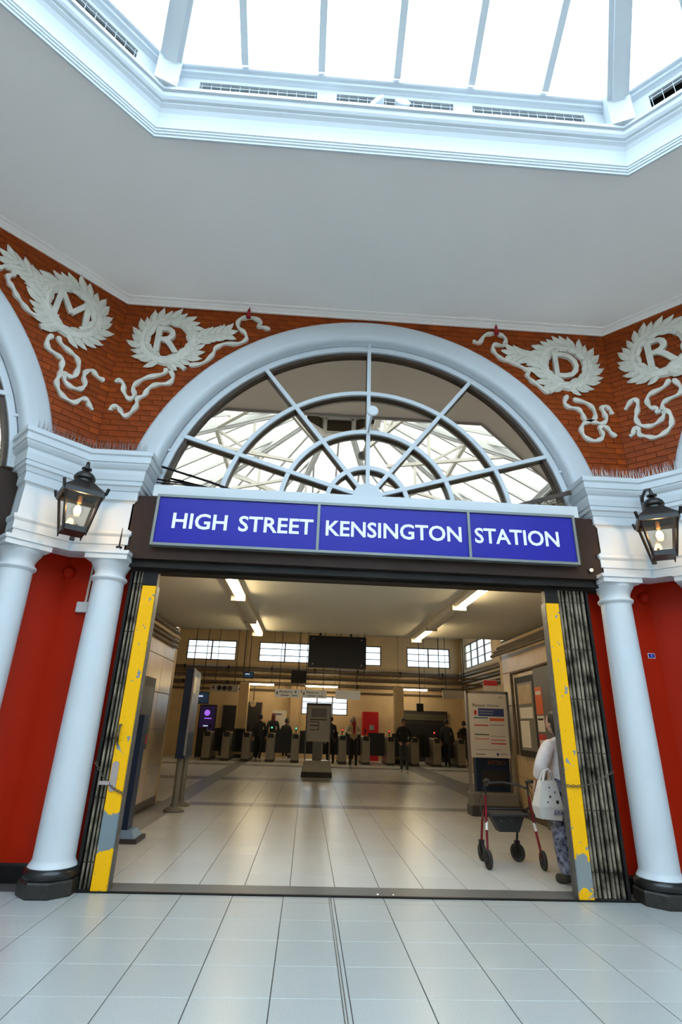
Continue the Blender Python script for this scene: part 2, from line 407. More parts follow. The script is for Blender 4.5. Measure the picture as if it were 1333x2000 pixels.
# ------------------------------------------------------------------ skylight lantern
skyl = tag(empty('window_4', (XC,YC,0)), 'octagonal glazed roof lantern with white hip ribs and glazing bars', 'skylight', kind='structure')
RS, ZS, RT = 5.46, 7.52, 1.12
TAN = math.tan(R(30)); ZT = ZS + (RS-RT)*TAN
bars_u = [-1.53,-0.765,0,0.765,1.53]
edge_u = [-RS*T]+bars_u+[RS*T]
def slope(rho): return ZS + (RS-rho)*TAN
bar_me = []
for u in bars_u:
    re = max(RT, abs(u)/T)
    b = MB(); b.bar((u,RS,slope(RS)), (u,re,slope(re)), 0.07, 0.09, up=(0,0.5,0.866)); bar_me.append(b.mesh('glazing_bar', white_plain))
pane_me = []
for i in range(6):
    a, b_ = edge_u[i], edge_u[i+1]
    pa, pb = max(RT, abs(a)/T), max(RT, abs(b_)/T)
    vs = [(a,RS,slope(RS)+0.03),(b_,RS,slope(RS)+0.03),(b_,pb,slope(pb)+0.03),(a,pa,slope(pa)+0.03)]
    if pa == RS: vs = [vs[0],vs[1],vs[2]]
    elif pb == RS: vs = [vs[0],vs[1],vs[3]]
    n = len(vs); top = [(x,y,z+0.008) for x,y,z in vs]
    m_ = MB().add(vs+top, [tuple(range(n)),tuple(range(2*n-1,n-1,-1))]+[(k,k+n,(k+1)%n+n,(k+1)%n) for k in range(n)])
    pane_me.append(m_.mesh('pane', G_SKY))
hip = MB(); hc = 1/math.cos(R(22.5))
hip.bar((0,RS*hc+0.05,slope(RS)-0.20),(0,RT*hc,slope(RT)-0.05),0.20,0.20,up=(0,0.5,0.87))
hip.bar((0,RS*hc-0.06,slope(RS)-0.22),(0,RT*hc,slope(RT)-0.14),0.11,0.14,up=(0,0.5,0.87))
hip.box((-0.105,RS*hc-0.13,6.96),(0.105,RS*hc+0.16,7.56))
hip_me = hip.mesh('hip_rafter', white_plain)
# upstand frame with three louvred vents per side
RV = 5.56; vents = [(-1.98,-0.80),(-0.60,0.60),(0.80,1.98)]
fr = MB(); hw = RV*T
fr.box((-hw,RV,7.37),(hw,RV+0.14,7.42)); fr.box((-hw,RV,6.96),(hw,RV+0.14,7.00))
xs = [-hw]+[x for v in vents for x in v]+[hw]
for i in range(0,len(xs),2): fr.box((xs[i],RV,7.0),(xs[i+1],RV+0.14,7.37))
fr_me = fr.mesh('upstand_frame', white_plain)
lv = MB()
for i in range(8): z = 7.015+i*0.044; lv.add([(-0.59,0.04,z),(0.59,0.04,z),(0.59,0.10,z+0.035),(-0.59,0.10,z+0.035)],[(0,1,2,3),(3,2,1,0)])
lv_me = lv.mesh('louvre', vent_brown)
vb = MB().box((-0.6,0.105,7.0),(0.6,0.115,7.37)).mesh('vent_back', vent_brown)
wb = MB()
for i in range(13): x = -0.57+i*0.095; wb.box((x-0.0025,0.012,7.0),(x+0.0025,0.017,7.37))
wb.box((-0.6,0.012,7.03),(0.6,0.018,7.036)); wb.box((-0.6,0.012,7.33),(0.6,0.018,7.338))
wb_me = wb.mesh('vent_mesh_guard', white_plain)
sill_prof = [(-0.16,7.42),(0.0,7.42),(0.01,7.425),(0.02,7.435),(0.045,7.445),(0.05,7.455),(0.05,7.475),(0.075,7.48),(0.085,7.49),(0.085,7.53),(0.06,7.54),(-0.16,7.55)]
for k in range(8):
    a = R(45*k)
    for me in bar_me: link('glazing_bar', me, skyl, rz=a)
    for me in pane_me: link('pane', me, skyl, rz=a)
    link('hip_rafter', hip_me, skyl, rz=a+R(22.5))
    link('upstand_frame', fr_me, skyl, rz=a)
    for (a0,a1) in vents:
        um = (a0+a1)/2; c,s_ = math.cos(a), math.sin(a)
        p = (um*c-RV*s_, um*s_+RV*c, 0)
        v = link('vent', vb, skyl, p, a)
        link('louvre', lv_me, v); link('mesh_guard', wb_me, v)
sb = MB().sweep([(x-XC,y-YC) for x,y in oct_path(RV)], sill_prof, closed=True).build('sill_moulding', white_paint, skyl)
# ring purlin, ties and struts of the lantern
for rr, w in ((3.35,0.10),):
    p = [(x-XC,y-YC,slope(rr)-0.14) for x,y in oct_path(rr)]
    for i in range(8): MB().bar(p[i],p[(i+1)%8],w,0.14).build('purlin', timber_beam, skyl)
for k in range(8):
    a = R(45*k+22.5); dx,dy = -math.sin(a), math.cos(a); r1,r3 = 4.3*hc, 1.3*hc
    MB().bar((dx*r1,dy*r1,slope(4.3)-0.2),(dx*r3,dy*r3,slope(4.3)-0.05),0.07,0.09).build('tie_beam', timber_beam, skyl)
    MB().bar((dx*2.4*hc,dy*2.4*hc,slope(4.3)-0.1),(dx*2.4*hc,dy*2.4*hc,slope(2.4)-0.15),0.08).build('strut', timber_beam, skyl)
    MB().bar((dx*2.4*hc,dy*2.4*hc,slope(4.3)-0.1),(dx*3.35*hc,dy*3.35*hc,slope(3.35)-0.2),0.06).build('strut', timber_beam, skyl)
# louvred cupola at the top
cup = MB().sweep([(x-XC,y-YC) for x,y in oct_path(RT)], [(0.06,ZT-0.10),(0.10,ZT-0.06),(0.10,ZT-0.02),(0.04,ZT+0.04),(0.04,ZT+0.10),(-0.10,ZT+0.10),(-0.10,ZT-0.10)], closed=True).build('cupola_ring', timber_beam, skyl)
for k in range(8):
    a = R(45*k); h = RT*T
    f_ = MB(); f_.box((-h,RT,ZT+0.08),(-h+0.07,RT+0.08,ZT+0.62)); f_.box((h-0.07,RT,ZT+0.08),(h,RT+0.08,ZT+0.62)); f_.box((-h,RT,ZT+0.56),(h,RT+0.08,ZT+0.66))
    fo = f_.build('cupola_frame', timber_beam, skyl, rz=a)
    l_ = MB()
    for i in range(9): z = ZT+0.10+i*0.052; l_.add([(-h+0.05,RT+0.01,z),(h-0.05,RT+0.01,z),(h-0.05,RT+0.06,z+0.045),(-h+0.05,RT+0.06,z+0.045)],[(0,1,2,3),(3,2,1,0)])
    l_.box((-h,RT+0.07,ZT+0.08),(h,RT+0.08,ZT+0.6))
    l_.build('cupola_louvre', mat('cupola_brown',(0.20,0.15,0.11),0.7,var=0.2,scale=30), fo)
op = [(x-XC,y-YC) for x,y in oct_path(RT+0.2)]
MB().add([(x,y,ZT+0.66) for x,y in op]+[(0,0,ZT+1.1)], [tuple(range(8))]+[(i,(i+1)%8,8) for i in range(8)]).build('cupola_roof', timber_beam, skyl)

# twin spot lamps on the skylight ledge
def spotlamp():
    t = tag(empty('twin_spotlight', (0.44,3.38,6.965)), 'white twin-headed spotlight standing on the ledge under the skylight vents', 'spotlight')
    MB().bbox((-0.10,-0.06,0),(0.24,0.06,0.055),0.008).build('base', white_plain, t)
    for dx, yaw in ((-0.04,0.6),(0.20,-0.1)):
        b = MB(); b.tube([(dx,-0.02,0.05),(dx,-0.03,0.11)],0.012)
        b.build('arm', dark_plastic, t)
        h = MB(); d = Vector((-math.sin(yaw),-math.cos(yaw),0.25)).normalized(); c = Vector((dx,-0.03,0.15))
        h.tube([c-d*0.07,c-d*0.05,c+d*0.02,c+d*0.035],[0.03,0.04,0.075,0.078],14)
        h.build('lamp_head', white_plain, t)
    return t
spotlamp()

# ------------------------------------------------------------------ bay walls (local u along the wall, rho outward, z up)
ZA, RAO, RAI = 3.56, 2.845, 2.53      # arch centre height, archivolt outer and inner radius
def arc(r, zc, n=48, a0=0.0, a1=180.0): return [(r*math.cos(R(a0+(a1-a0)*i/n)), zc+r*math.sin(R(a0+(a1-a0)*i/n))) for i in range(n+1)]
ZB0 = 4.05; HWB = RB*T
def wall_mesh():
    b = MB(); n = 48; a0 = math.degrees(math.asin((ZB0-ZA)/2.70))
    ar = arc(2.70, ZA, n, 180-a0, a0); ztop = 6.62
    top = [(-HWB+2*HWB*i/n, ztop) for i in range(n+1)]
    # strips: arch to top
    b.strip(ar, top, RB, RB+0.25)
    x0 = ar[0][0]
    b.add([(-HWB,RB,ZB0),(x0,RB,ZB0),(-HWB,RB,ztop)],[(0,1,2)]); b.add([(HWB,RB,ZB0),(-x0,RB,ZB0),(HWB,RB,ztop)],[(2,1,0)])
    return b.mesh('wall_backing', mortar_mat)
WM = wall_mesh()
def brick_list(sides):
    L = []; bw, bh, j = 0.215, 0.068, 0.008
    row = 0; z = 4.06
    while z < 6.5:
        off = 0 if row % 2 else -(bw+j)/2
        for sd in sides:
            k = -1
            while True:
                u0 = HWB - (k+1)*(bw+j) + off*1.0; u1 = u0 + bw; k += 1
                u1c = min(u1, HWB-0.002)
                if u0 < 0: break
                if u1c-u0 < 0.04: continue
                zt = min(z+bh, 6.505)
                def inside(u,zz): return math.hypot(u, zz-ZA) < 2.80
                if inside(u0,z) and inside(u1c,z) and inside(u0,zt) and inside(u1c,zt): continue
                full = (u1c-u0 > 0.2) and not (inside(u0,z) or inside(u0,zt)) and z > 4.15
                L.append((u0*sd if sd > 0 else -u1c, u1c*sd if sd > 0 else -u0, z, zt, full))
        z += bh + j; row += 1
    return L
brick_me = MB().bbox((-0.1075,-0.034,-0.004),(0.1075,0.034,0.0035),0.003).mesh('brick', brick_mat)
def archivolt_mesh():
    n = 64; a0 = math.degrees(math.asin((4.0-ZA)/RAO)); aa = [(a0 + (180-2*a0)*i/n) for i in range(n+1)]
    prof = [(RAO, RB+0.02),(RAO,RB-0.055),(RAO-0.012,RB-0.085),(RAO-0.035,RB-0.10),(RAO-0.06,RB-0.112),(RAI+0.09,RB-0.118),(RAI+0.045,RB-0.115),(RAI+0.012,RB-0.09),(RAI,RB-0.05),(RAI,RB+0.105),(RAI+0.2,RB+0.105),(RAI+0.2,RB+0.02)]
    m = len(prof); vs = [(r*math.cos(R(a)), y, ZA+r*math.sin(R(a))) for a in aa for r,y in prof]; fs = []
    for i in range(n):
        for k in range(m): l = (k+1)%m; fs.append((i*m+k,i*m+l,(i+1)*m+l,(i+1)*m+k))
    return MB().add(vs, fs, 0, True).mesh('archivolt', white_paint)
AM = archivolt_mesh()
bay_names = {0:'wall_front', 45:'wall_left', -45:'wall_right'}
bay_txt = {0:'orange painted brick spandrels above the arched station entrance', 45:'orange painted brick wall with arch on the left bay of the hall', -45:'orange painted brick wall with arch on the right bay of the hall'}
for th, nm in bay_names.items():
    root = tag(empty(nm, (XC,YC,0), R(th)), bay_txt[th], 'wall', kind='structure')
    link('wall_backing', WM, root); link('archivolt', AM, root)
    sides = (-1,1) if th == 0 else ((1,) if th == 45 else (-1,))
    cnt = 0; rest = MB()
    L = brick_list(sides); L.sort(key=lambda q: -q[4])
    for (a,b_,z0,z1,full) in L:
        if full and cnt < 290:
            o = link('brick', brick_me, root, ((a+b_)/2, RB-0.004, (z0+z1)/2)); o.rotation_euler = (R(90)+random.uniform(-0.012,0.012), random.uniform(-0.004,0.004), 0); cnt += 1
        else: rest.box((a,RB-0.007,z0),(b_,RB+0.002,z1))
    tag(rest.build('cut_brick', brick_mat, root), kind='stuff')

# fanlight
YF = RB + 0.02       # front of the white bars (local rho)
FR_Z, FR_R = 3.566, 2.515
def fan_mesh_parts(root):
    hubz = 3.90
    rings = [(3.617,1.737),(3.755,1.034),(3.81,0.485)]
    zs = 3.80
    def clip_arc(r, zc, n=40):
        a0 = math.degrees(math.asin(max(-1,min(1,(zs-zc)/r)))); return (a0, 180-a0)
    def ring(name, zc, r0, r1, y0, y1, m, n=44):
        a0 = math.degrees(math.asin((zs-zc)/r1)); 
        MB().strip(arc(r0,zc,n,a0,180-a0), arc(r1,zc,n,a0,180-a0), y0, y1).build(name, m, root)
    ring('outer_frame', FR_Z, FR_R-0.075, FR_R, YF, YF+0.035, white_paint, 60)
    ring('frame_reflection', FR_Z, FR_R-0.115, FR_R+0.012, YF+0.035, YF+0.085, strip_reflection_brown, 60)  # dark ring stands in for the frame's reflection in the glass
    for zc, r in rings:
        ring('curved_bar', zc, r-0.026, r+0.026, YF, YF+0.035, white_paint)
        ring('curved_reflection', zc, r-0.026, r+0.026, YF+0.0352, YF+0.085, strip_reflection_brown)  # dark copy behind each arc imitates its mirror image
    angs = [17,52.3,90,127.7,163]
    for a in angs:
        d = Vector((math.cos(R(a)),0,math.sin(R(a)))); 
        # length to the outer frame circle
        oz = hubz-FR_Z; b_ = d.z*oz; t = -b_ + math.sqrt(b_*b_ - (oz*oz-(FR_R-0.03)**2))
        p = Vector((0,YF+0.012,hubz)); q = p + d*t
        MB().bar(p+d*0.1, q, 0.048, 0.034, up=(0,1,0)).build('spoke_bar', white_paint, root)
        p2 = Vector((0,YF+0.0602,hubz))
        MB().bar(p2+d*0.1, p2+d*t, 0.046, 0.05, up=(0,1,0)).build('spoke_reflection', strip_reflection_brown, root)  # dark bar imitating the spoke's reflection in the pane
    MB().strip([(0.0,3.9)]*21, arc(0.175,3.90,20), YF-0.02, YF+0.05).build('hub', white_paint, root)
    # panes between arcs and spokes
    def circ_t(a, zc, r):
        d = (math.cos(R(a)), math.sin(R(a))); oz = hubz-zc; b_ = d[1]*oz; return -b_ + math.sqrt(max(0,b_*b_-(oz*oz-r*r)))
    radii = [lambda a: 0.17] + [(lambda zc,r: (lambda a: circ_t(a,zc,r)))(zc,r) for zc,r in rings[::-1]] + [lambda a: circ_t(a,FR_Z,FR_R-0.02)]
    secs = [0]+angs+[180]
    for i in range(4):
        for k in range(6):
            aa = [secs[k]+(secs[k+1]-secs[k])*j/8 for j in range(9)]
            inn = [(radii[i](a)*math.cos(R(a)), hubz+radii[i](a)*math.sin(R(a))) for a in aa]
            out = [(radii[i+1](a)*math.cos(R(a)), hubz+radii[i+1](a)*math.sin(R(a))) for a in aa]
            MB().strip(inn, out, YF+0.085, YF+0.092).build('pane', G_MIR, root)
    for sx in (-1,1):
        MB().bar((sx*2.36,YF+0.01,4.37),(sx*2.52,YF-0.03,4.42),0.035,0.03).build('bracket', white_paint, root)
    MB().bar((0,YF+0.01,6.05),(0,YF-0.05,6.10),0.035,0.03).build('bracket', white_paint, root)
    # lower strip of glass below the hub level
    MB().box((-2.5,YF+0.085,3.56),(2.5,YF+0.092,3.905)).build('lower_pane', G_MIR, root)
    MB().box((-2.55,YF+0.1,3.5),(2.55,YF+0.14,6.2)).build('backing', dark_void, root)
w1 = tag(empty('window_1', (XC,YC,0)), 'semicircular fanlight with white radiating bars above the blue station sign', 'fanlight', kind='structure')
fan_mesh_parts(w1)
for nm, th, lb in (('window_2',45,'fanlight with white bars cut by the left edge of the picture'),('window_3',-45,'fanlight of the right bay behind the right corner columns')):
    c = copy_tree(w1); c.name = nm; c.rotation_euler = (0,0,R(th)); c['label'] = lb

# unseen octagon walls behind the camera, added in a pale warm colour to bounce light
for k, nm in ((90,'wall_west'),(135,'wall_southwest'),(180,'wall_south'),(225,'wall_southeast'),(270,'wall_east')):
    b = MB(); b.box((-HWB,RB,0),(HWB,RB+0.2,6.6)); 
    tag(b.build(nm, mat('bounce_rear_wall',(0.90,0.81,0.70),0.7), None, (XC,YC,0), R(k)), {90:'added pale wall bouncing light, unseen west side of the hall',135:'added pale wall bouncing light, unseen south west side of the hall',180:'added pale wall bouncing light, unseen behind the viewer',225:'added pale wall bouncing light, unseen south east side of the hall',270:'added pale wall bouncing light, unseen east side of the hall'}[k], 'wall', kind='structure')

# ------------------------------------------------------------------ corner entablatures, columns, niches
RF = 7.567          # frieze face
ENT = [(-0.25,3.0),(0,3.0),(0,3.085),(0.014,3.09),(0.014,3.175),(0.020,3.18),(0.034,3.20),(0.034,3.235),(0.008,3.245),(0.0,3.26),(0.0,3.56),(0.008,3.575),(0.030,3.59),(0.030,3.685),(0.040,3.69),(0.052,3.735),(0.068,3.75),(0.068,3.795),(0.078,3.80),(0.086,3.87),(0.086,3.915),(0.105,3.935),(0.124,3.965),(0.128,3.985),(0.140,3.99),(0.140,4.06),(0.158,4.075),(0.158,4.125),(-0.25,4.135)]
def bay_pt(th, u, rho):
    c, s_ = math.cos(R(th)), math.sin(R(th)); return (XC+u*c-rho*s_, YC+u*s_+rho*c)
def corner(thL, thR, side):
    # corner between bay thL (viewer's left) and thR (viewer's right)
    ue = 2.57
    path = [bay_pt(thL, ue, RB+0.06), bay_pt(thL, ue, RF), bay_pt(thR, -RF*T, RF), bay_pt(thR, -ue, RF), bay_pt(thR, -ue, RB+0.06)]
    path = path[::-1]    # travel so that the hall is on the left
    b = MB().sweep(path, ENT)
    e = b.build('trim_3' if side == 'left' else 'trim_4', white_paint)
    tag(e, 'white moulded entablature over the %s pair of columns' % side, 'entablature', kind='structure')
    # niche
    RN = 7.95; b = MB(); un = RN*T
    for th, sg in ((thL,1),(thR,-1)):
        P = [bay_pt(th, sg*2.47, RN), bay_pt(th, sg*un, RN), bay_pt(th, sg*(un+0.12*T), RN+0.12), bay_pt(th, sg*2.47, RN+0.12)]
        vs = [(x,y,0) for x,y in P]+[(x,y,3.1) for x,y in P]
        b.add(vs, [(0,1,2,3),(4,5,6,7),(0,1,5,4),(1,2,6,5),(2,3,7,6),(3,0,4,7)])
    w = tag(b.build('wall_niche_%s' % side, red_paint), 'glossy red recess wall behind the %s pair of white columns' % side, 'wall', kind='structure')
    path = [bay_pt(thL, 2.47, RN), bay_pt(thR, -un, RN), bay_pt(thR, -2.47, RN)][::-1]
    tag(MB().sweep(path, [(0,0),(0.025,0),(0.025,0.13),(0.01,0.15),(0,0.15)]).build('baseboard_%s' % side, black_paint), 'black skirting along the red %s recess' % side, 'skirting', kind='structure')
    # fill between entablature and niche
    path = [bay_pt(thL, 2.47, RN), bay_pt(thR, -un, RN), bay_pt(thR, -2.47, RN)][::-1]
    MB().sweep(path, [(-0.1,3.015),(0.134,3.015),(0.134,3.12),(-0.1,3.12)]).build('soffit', red_paint, w)
corner(45, 0, 'left'); corner(0, -45, 'right')

def column_proto():
    t = empty('column')
    b = MB(); b.lathe([(0.240,0),(0.246,0.01),(0.246,0.105),(0.235,0.12)], 8, rot=R(22.5), sm=False); b.build('plinth', black_chipped, t)
    b = MB(); b.lathe([(0.212,0.118),(0.222,0.125),(0.230,0.145),(0.230,0.165),(0.222,0.185),(0.205,0.20)], 32); b.build('torus', black_paint, t)
    b = MB(); prof = [(0.197,0.198),(0.200,0.205),(0.190,0.222),(0.176,0.245)]
    for i in range(13): s_ = i/12; prof.append((0.172-0.020*(s_**1.6), 0.26+2.44*s_))
    prof += [(0.153,2.712)]
    b.lathe(prof, 40); b.build('shaft', white_paint, t)
    b = MB(); b.lathe([(0.153,2.70),(0.166,2.712),(0.178,2.726),(0.178,2.742),(0.170,2.752),(0.154,2.758),(0.152,2.80),(0.158,2.81),(0.160,2.82),(0.166,2.83),(0.170,2.84),(0.185,2.862),(0.198,2.885),(0.203,2.905),(0.203,2.91)], 40)
    b.build('capital', white_paint, t)
    b = MB(); b.box((-0.212,-0.212,2.908),(0.212,0.212,2.962)); b.box((-0.225,-0.225,2.962),(0.225,0.225,2.999)); b.build('abacus', white_paint, t)
    return t
colp = column_proto(); first = True
for th, u, lb in ((0,-2.715,'white round column nearest the left folding gate, on a black base'),(45,2.715,'white round column at the far left edge, left of the red recess'),
                  (0,2.715,'white round column nearest the right folding gate, on a black base'),(-45,-2.715,'white round column at the far right edge, right of the red recess')):
    o = colp if first else copy_tree(colp); first = False
    x, y = bay_pt(th, u, 7.667); o.location = (x,y,0); o.rotation_euler = (0,0,R(th)); tag(o, lb, 'column', 'white columns of the hall')

# fascia boxes: dark surround in the side bays
for th, nm, lb in ((45,'trim_5','dark sign fascia in the left bay beside the corner'),(-45,'trim_6','dark sign fascia in the right bay beside the corner')):
    b = MB(); b.box((-2.56,7.76,2.9),(2.56,7.90,3.72)); b.box((-2.6,7.85,0),(2.6,7.95,3.0))
    tag(b.build(nm, brown_fascia, None, (XC,YC,0), R(th)), lb, 'fascia', kind='structure')

# ------------------------------------------------------------------ station sign and beam
tag(MB().box((-2.0,5.45,2.955),(3.17,5.74,3.66)).build('trim_7', brown_fascia), 'dark brown fascia box carrying the blue station sign', 'fascia', kind='structure')
bm_ = MB(); bm_.box((-2.0,5.50,2.875),(3.17,5.78,2.955)); bm_.box((-2.0,5.58,2.85),(3.17,5.70,2.875)); bm_.box((-1.9,5.74,2.9),(3.08,5.95,3.66))
tag(bm_.build('trim_8', black_steel), 'black steel lintel under the sign fascia', 'lintel', kind='structure')
sb_ = MB(); sb_.box((-1.80,5.44,3.665),(2.97,5.74,3.80))
tag(sb_.build('trim_9', white_paint), 'white sill board between the sign and the fanlight', 'sill', kind='structure')
sg = tag(empty('station_sign', (0.575,5.45,3.085)), 'long blue sign reading HIGH STREET KENSINGTON STATION above the entrance', 'sign')
def sgx(x): return x-0.575
W0, W1, Z0, Z1 = -1.722, 2.877, 0.0, 0.575
fr = MB(); ft = 0.028
fr.box((sgx(W0),-0.085,0),(sgx(W1),0,ft)); fr.box((sgx(W0),-0.085,Z1-ft),(sgx(W1),0,Z1))
for x in (W0, 0.010, 1.660, W1-ft): fr.box((sgx(x),-0.085,ft),(sgx(x)+ft,0,Z1-ft))
fr.build('frame', sign_frame, sg)
for (x0,x1,tx,a,b_) in ((W0+ft,0.010,'HIGH STREET',-1.527,-0.032),(0.038,1.660,'KENSINGTON',0.106,1.590),(1.688,W1-ft,'STATION',1.737,2.676)):
    p = MB().box((sgx(x0),-0.066,ft),(sgx(x1),0,Z1-ft)).build('panel', sign_blue, sg)
    for wd, a2, b2 in (((tx,a,b_),) if tx != 'HIGH STREET' else (('HIGH',-1.529,-0.950),('STREET',-0.829,-0.030))):
        tm = text_mesh(wd, sign_white, 0.178, b2-a2, 0.004, bold=0.018)
        o = tm.build('lettering', sign_white, p); o.location = (sgx((a2+b2)/2), -0.066, 0.285)
# small warm pilot lamp right of the sign
t = tag(empty('pilot_lamp', (3.02,5.45,3.05)), 'tiny warm orange lamp on the fascia right of the blue sign', 'lamp')
MB().lathe([(0.03,0),(0.03,0.015),(0.02,0.02)],14,axis='y').build('housing', dark_plastic, t); MB().ball((0,-0.024,0),0.017).build('bulb', spot_glow, t)

# fanlight arm lamp
t = tag(empty('arm_lamp', (0.586,YC+YF,4.77)), 'white disc lamp on a thin arm sticking out of the fanlight', 'lamp')
MB().lathe([(0.035,0),(0.035,0.012),(0.02,0.02)],16,axis='y').build('wall_plate', white_plain, t)
MB().tube([(0,0,0),(0,-0.25,0.01),(0,-0.46,0.02)],0.012,8).build('arm', white_plain, t)
MB().lathe([(0.03,-0.035),(0.055,-0.03),(0.068,-0.01),(0.068,0.01),(0.055,0.02)],18,c=(0,-0.47,0.02),axis='y').build('lamp_head', white_plain, t)

# ------------------------------------------------------------------ plaster wreaths
def leaf_mesh(l, w):
    n = 5; vs = []; 
    prof = [(0,0.25),(0.22,0.8),(0.5,1.0),(0.78,0.62),(1.0,0.04)]
    for s_, k in prof: vs += [(s_*l,0.002,-k*w/2),(s_*l,-0.020-0.016*math.sin(math.pi*min(1,s_+0.1)),0),(s_*l,0.002,k*w/2)]
    fs = []
    for i in range(n-1):
        for j in range(2): fs.append((i*3+j,i*3+j+1,(i+1)*3+j+1,(i+1)*3+j))
    fs.append((2,1,0)); fs.append((12,13,14))
    for i in range(n-1): fs.append((i*3,(i+1)*3,(i+1)*3+2,i*3+2))
    return MB().add(vs, fs, 0, False).mesh('leaf', cream_relief)
LEAF = [leaf_mesh(0.20,0.095), leaf_mesh(0.225,0.105), leaf_mesh(0.17,0.085)]
def catmull(P, k=5):
    out = []
    for i in range(len(P)-1):
        p0 = P[max(0,i-1)]; p1 = P[i]; p2 = P[i+1]; p3 = P[min(len(P)-1,i+2)]
        for j in range(k):
            t = j/k
            out.append(tuple(0.5*((2*p1[d])+(-p0[d]+p2[d])*t+(2*p0[d]-5*p1[d]+4*p2[d]-p3[d])*t*t+(-p0[d]+3*p1[d]-3*p2[d]+p3[d])*t**3) for d in (0,1)))
    out.append(P[-1]); return out
def ribbon(P, w=0.066, t=0.030):
    C = catmull(P, 5); n = len(C); vs = []
    for i,(x,z) in enumerate(C):
        a = C[max(0,i-1)]; b_ = C[min(n-1,i+1)]; dx,dz = b_[0]-a[0], b_[1]-a[1]; L = math.hypot(dx,dz) or 1
        nx,nz = -dz/L, dx/L; k = w/2*(0.85+0.25*math.sin(i*0.9)) * (0.5 if i in (0,n-1) else 1)
        vs += [(x-nx*k,0.002,z-nz*k),(x-nx*k*0.75,-t,z-nz*k*0.75),(x+nx*k*0.75,-t,z+nz*k*0.75),(x+nx*k,0.002,z+nz*k)]
    fs = []
    for i in range(n-1):
        for j in range(3): fs.append((i*4+j,(i+1)*4+j,(i+1)*4+j+1,i*4+j+1))
    fs += [(0,1,2,3),((n-1)*4+3,(n-1)*4+2,(n-1)*4+1,(n-1)*4)]
    return MB().add(vs, fs, 0, False)
def wreath(th, u0, z0, letter, tip, lw, ribs, label, lh=0.40, lett_rot=0.0, seed=1, tie=-95):
    rnd = random.Random(seed)
    x, y = bay_pt(th, u0, RB-0.007)
    t = tag(empty('plaster_wreath', (x,y,z0), R(th)), label, 'plaster relief', 'letter wreaths on the brick spandrels')
    n = 40; rc = 0.315
    # ring core
    vs = []; fs = []
    for i in range(n):
        a = 2*math.pi*i/n; w = 0.075+0.007*math.sin(i*1.7)
        for (dr,dy) in ((-w,0.003),(-w*0.7,-0.035),(0,-0.05),(w*0.7,-0.035),(w,0.003)):
            r = rc+dr; vs.append((r*math.cos(a), dy, r*math.sin(a)))
    for i in range(n):
        for j in range(4): fs.append((i*5+j,i*5+j+1,((i+1)%n)*5+j+1,((i+1)%n)*5+j))
    MB().add(vs, fs, 0, True).build('ring', cream_relief, t)
    # leaves run both ways round from the tie at the bottom towards the tip
    ta = math.degrees(math.atan2(tip[1]-z0, tip[0]-u0))
    for sgn in (1,-1):
        span = (ta - tie) % 360 if sgn == 1 else (tie - ta) % 360
        m = int(span/13.5)
        for i in range(m):
            a = tie + sgn*(8+i*13.5)
            for k, (dr, tilt) in enumerate(((0.030,42),(-0.035,-14))):
                if k == 1 and i % 2: continue
                me = LEAF[rnd.randrange(3)]
                r = rc + dr; ang = a + sgn*(90-tilt) + rnd.uniform(-8,8)
                o = link('leaf', me, t, (r*math.cos(R(a)), -0.022 - 0.012*k, r*math.sin(R(a))))
                o.rotation_euler = (0, -R(ang), 0)
    # branch tip
    d = Vector((tip[0]-u0, 0, tip[1]-z0)); L = d.length; d.normalize(); pd = Vector((-d.z,0,d.x))
    MB().tube([d*(rc-0.02)+Vector((0,-0.015,0)), d*(L-0.15)+Vector((0,-0.012,0))],[0.03,0.014],6).build('stem', cream_relief, t)
    m = 5; a0 = math.degrees(math.atan2(d.z,d.x))
    for i in range(m):
        s_ = rc+0.03+(L-0.16-rc)*i/(m-1)
        for sg_ in ((1,-1) if i < m-1 else (1,-1,0)):
            o = link('leaf', LEAF[(i+1)%2 if sg_ else 1], t, tuple(d*s_+Vector((0,-0.015-0.004*i,0)))); o.rotation_euler = (0, -R(a0+sg_*rnd.uniform(30,42)), 0)
    if letter == 'M':
        tm = MB(); h_, w_ = lh/2, lw/2
        for q, (a, c, w2, dp) in enumerate((((-w_,-h_),(-w_+0.02,h_),0.062,0.046),((-w_+0.01,h_),(0.0,-0.06),0.062,0.043),((0.0,-0.06),(w_-0.01,h_),0.062,0.044),((w_-0.02,h_),(w_,-h_),0.066,0.047))):
            tm.bar((a[0],-dp/2,a[1]),(c[0],-dp/2,c[1]),w2,dp,up=(0,1,0))
        for sx in (-1,1): tm.box((sx*w_-0.06,-0.045,-h_-0.015),(sx*w_+0.06,0,-h_+0.02)); tm.box((sx*(w_-0.02)-0.05,-0.045,h_-0.02),(sx*(w_-0.02)+0.04,0,h_+0.015))
    else: tm = text_mesh(letter, cream_relief, lh, lw, 0.045, bold=0.012)
    o = tm.build('letter', cream_relief, t); o.location = (0,-0.002,0.0); o.rotation_euler = (0,lett_rot,0)
    for P in ribs: ribbon([(p[0]-u0, p[1]-z0) for p in P]).build('ribbon', cream_relief, t)
    # tied stem ends
    sx = 1 if tip[0] > u0 else -1
    MB().tube([(0.02*sx,-0.02,-rc),(0.18*sx,-0.018,-rc-0.05),(0.27*sx,-0.012,-rc-0.12)],[0.035,0.03,0.035],6).build('stem', cream_relief, t)
    return t
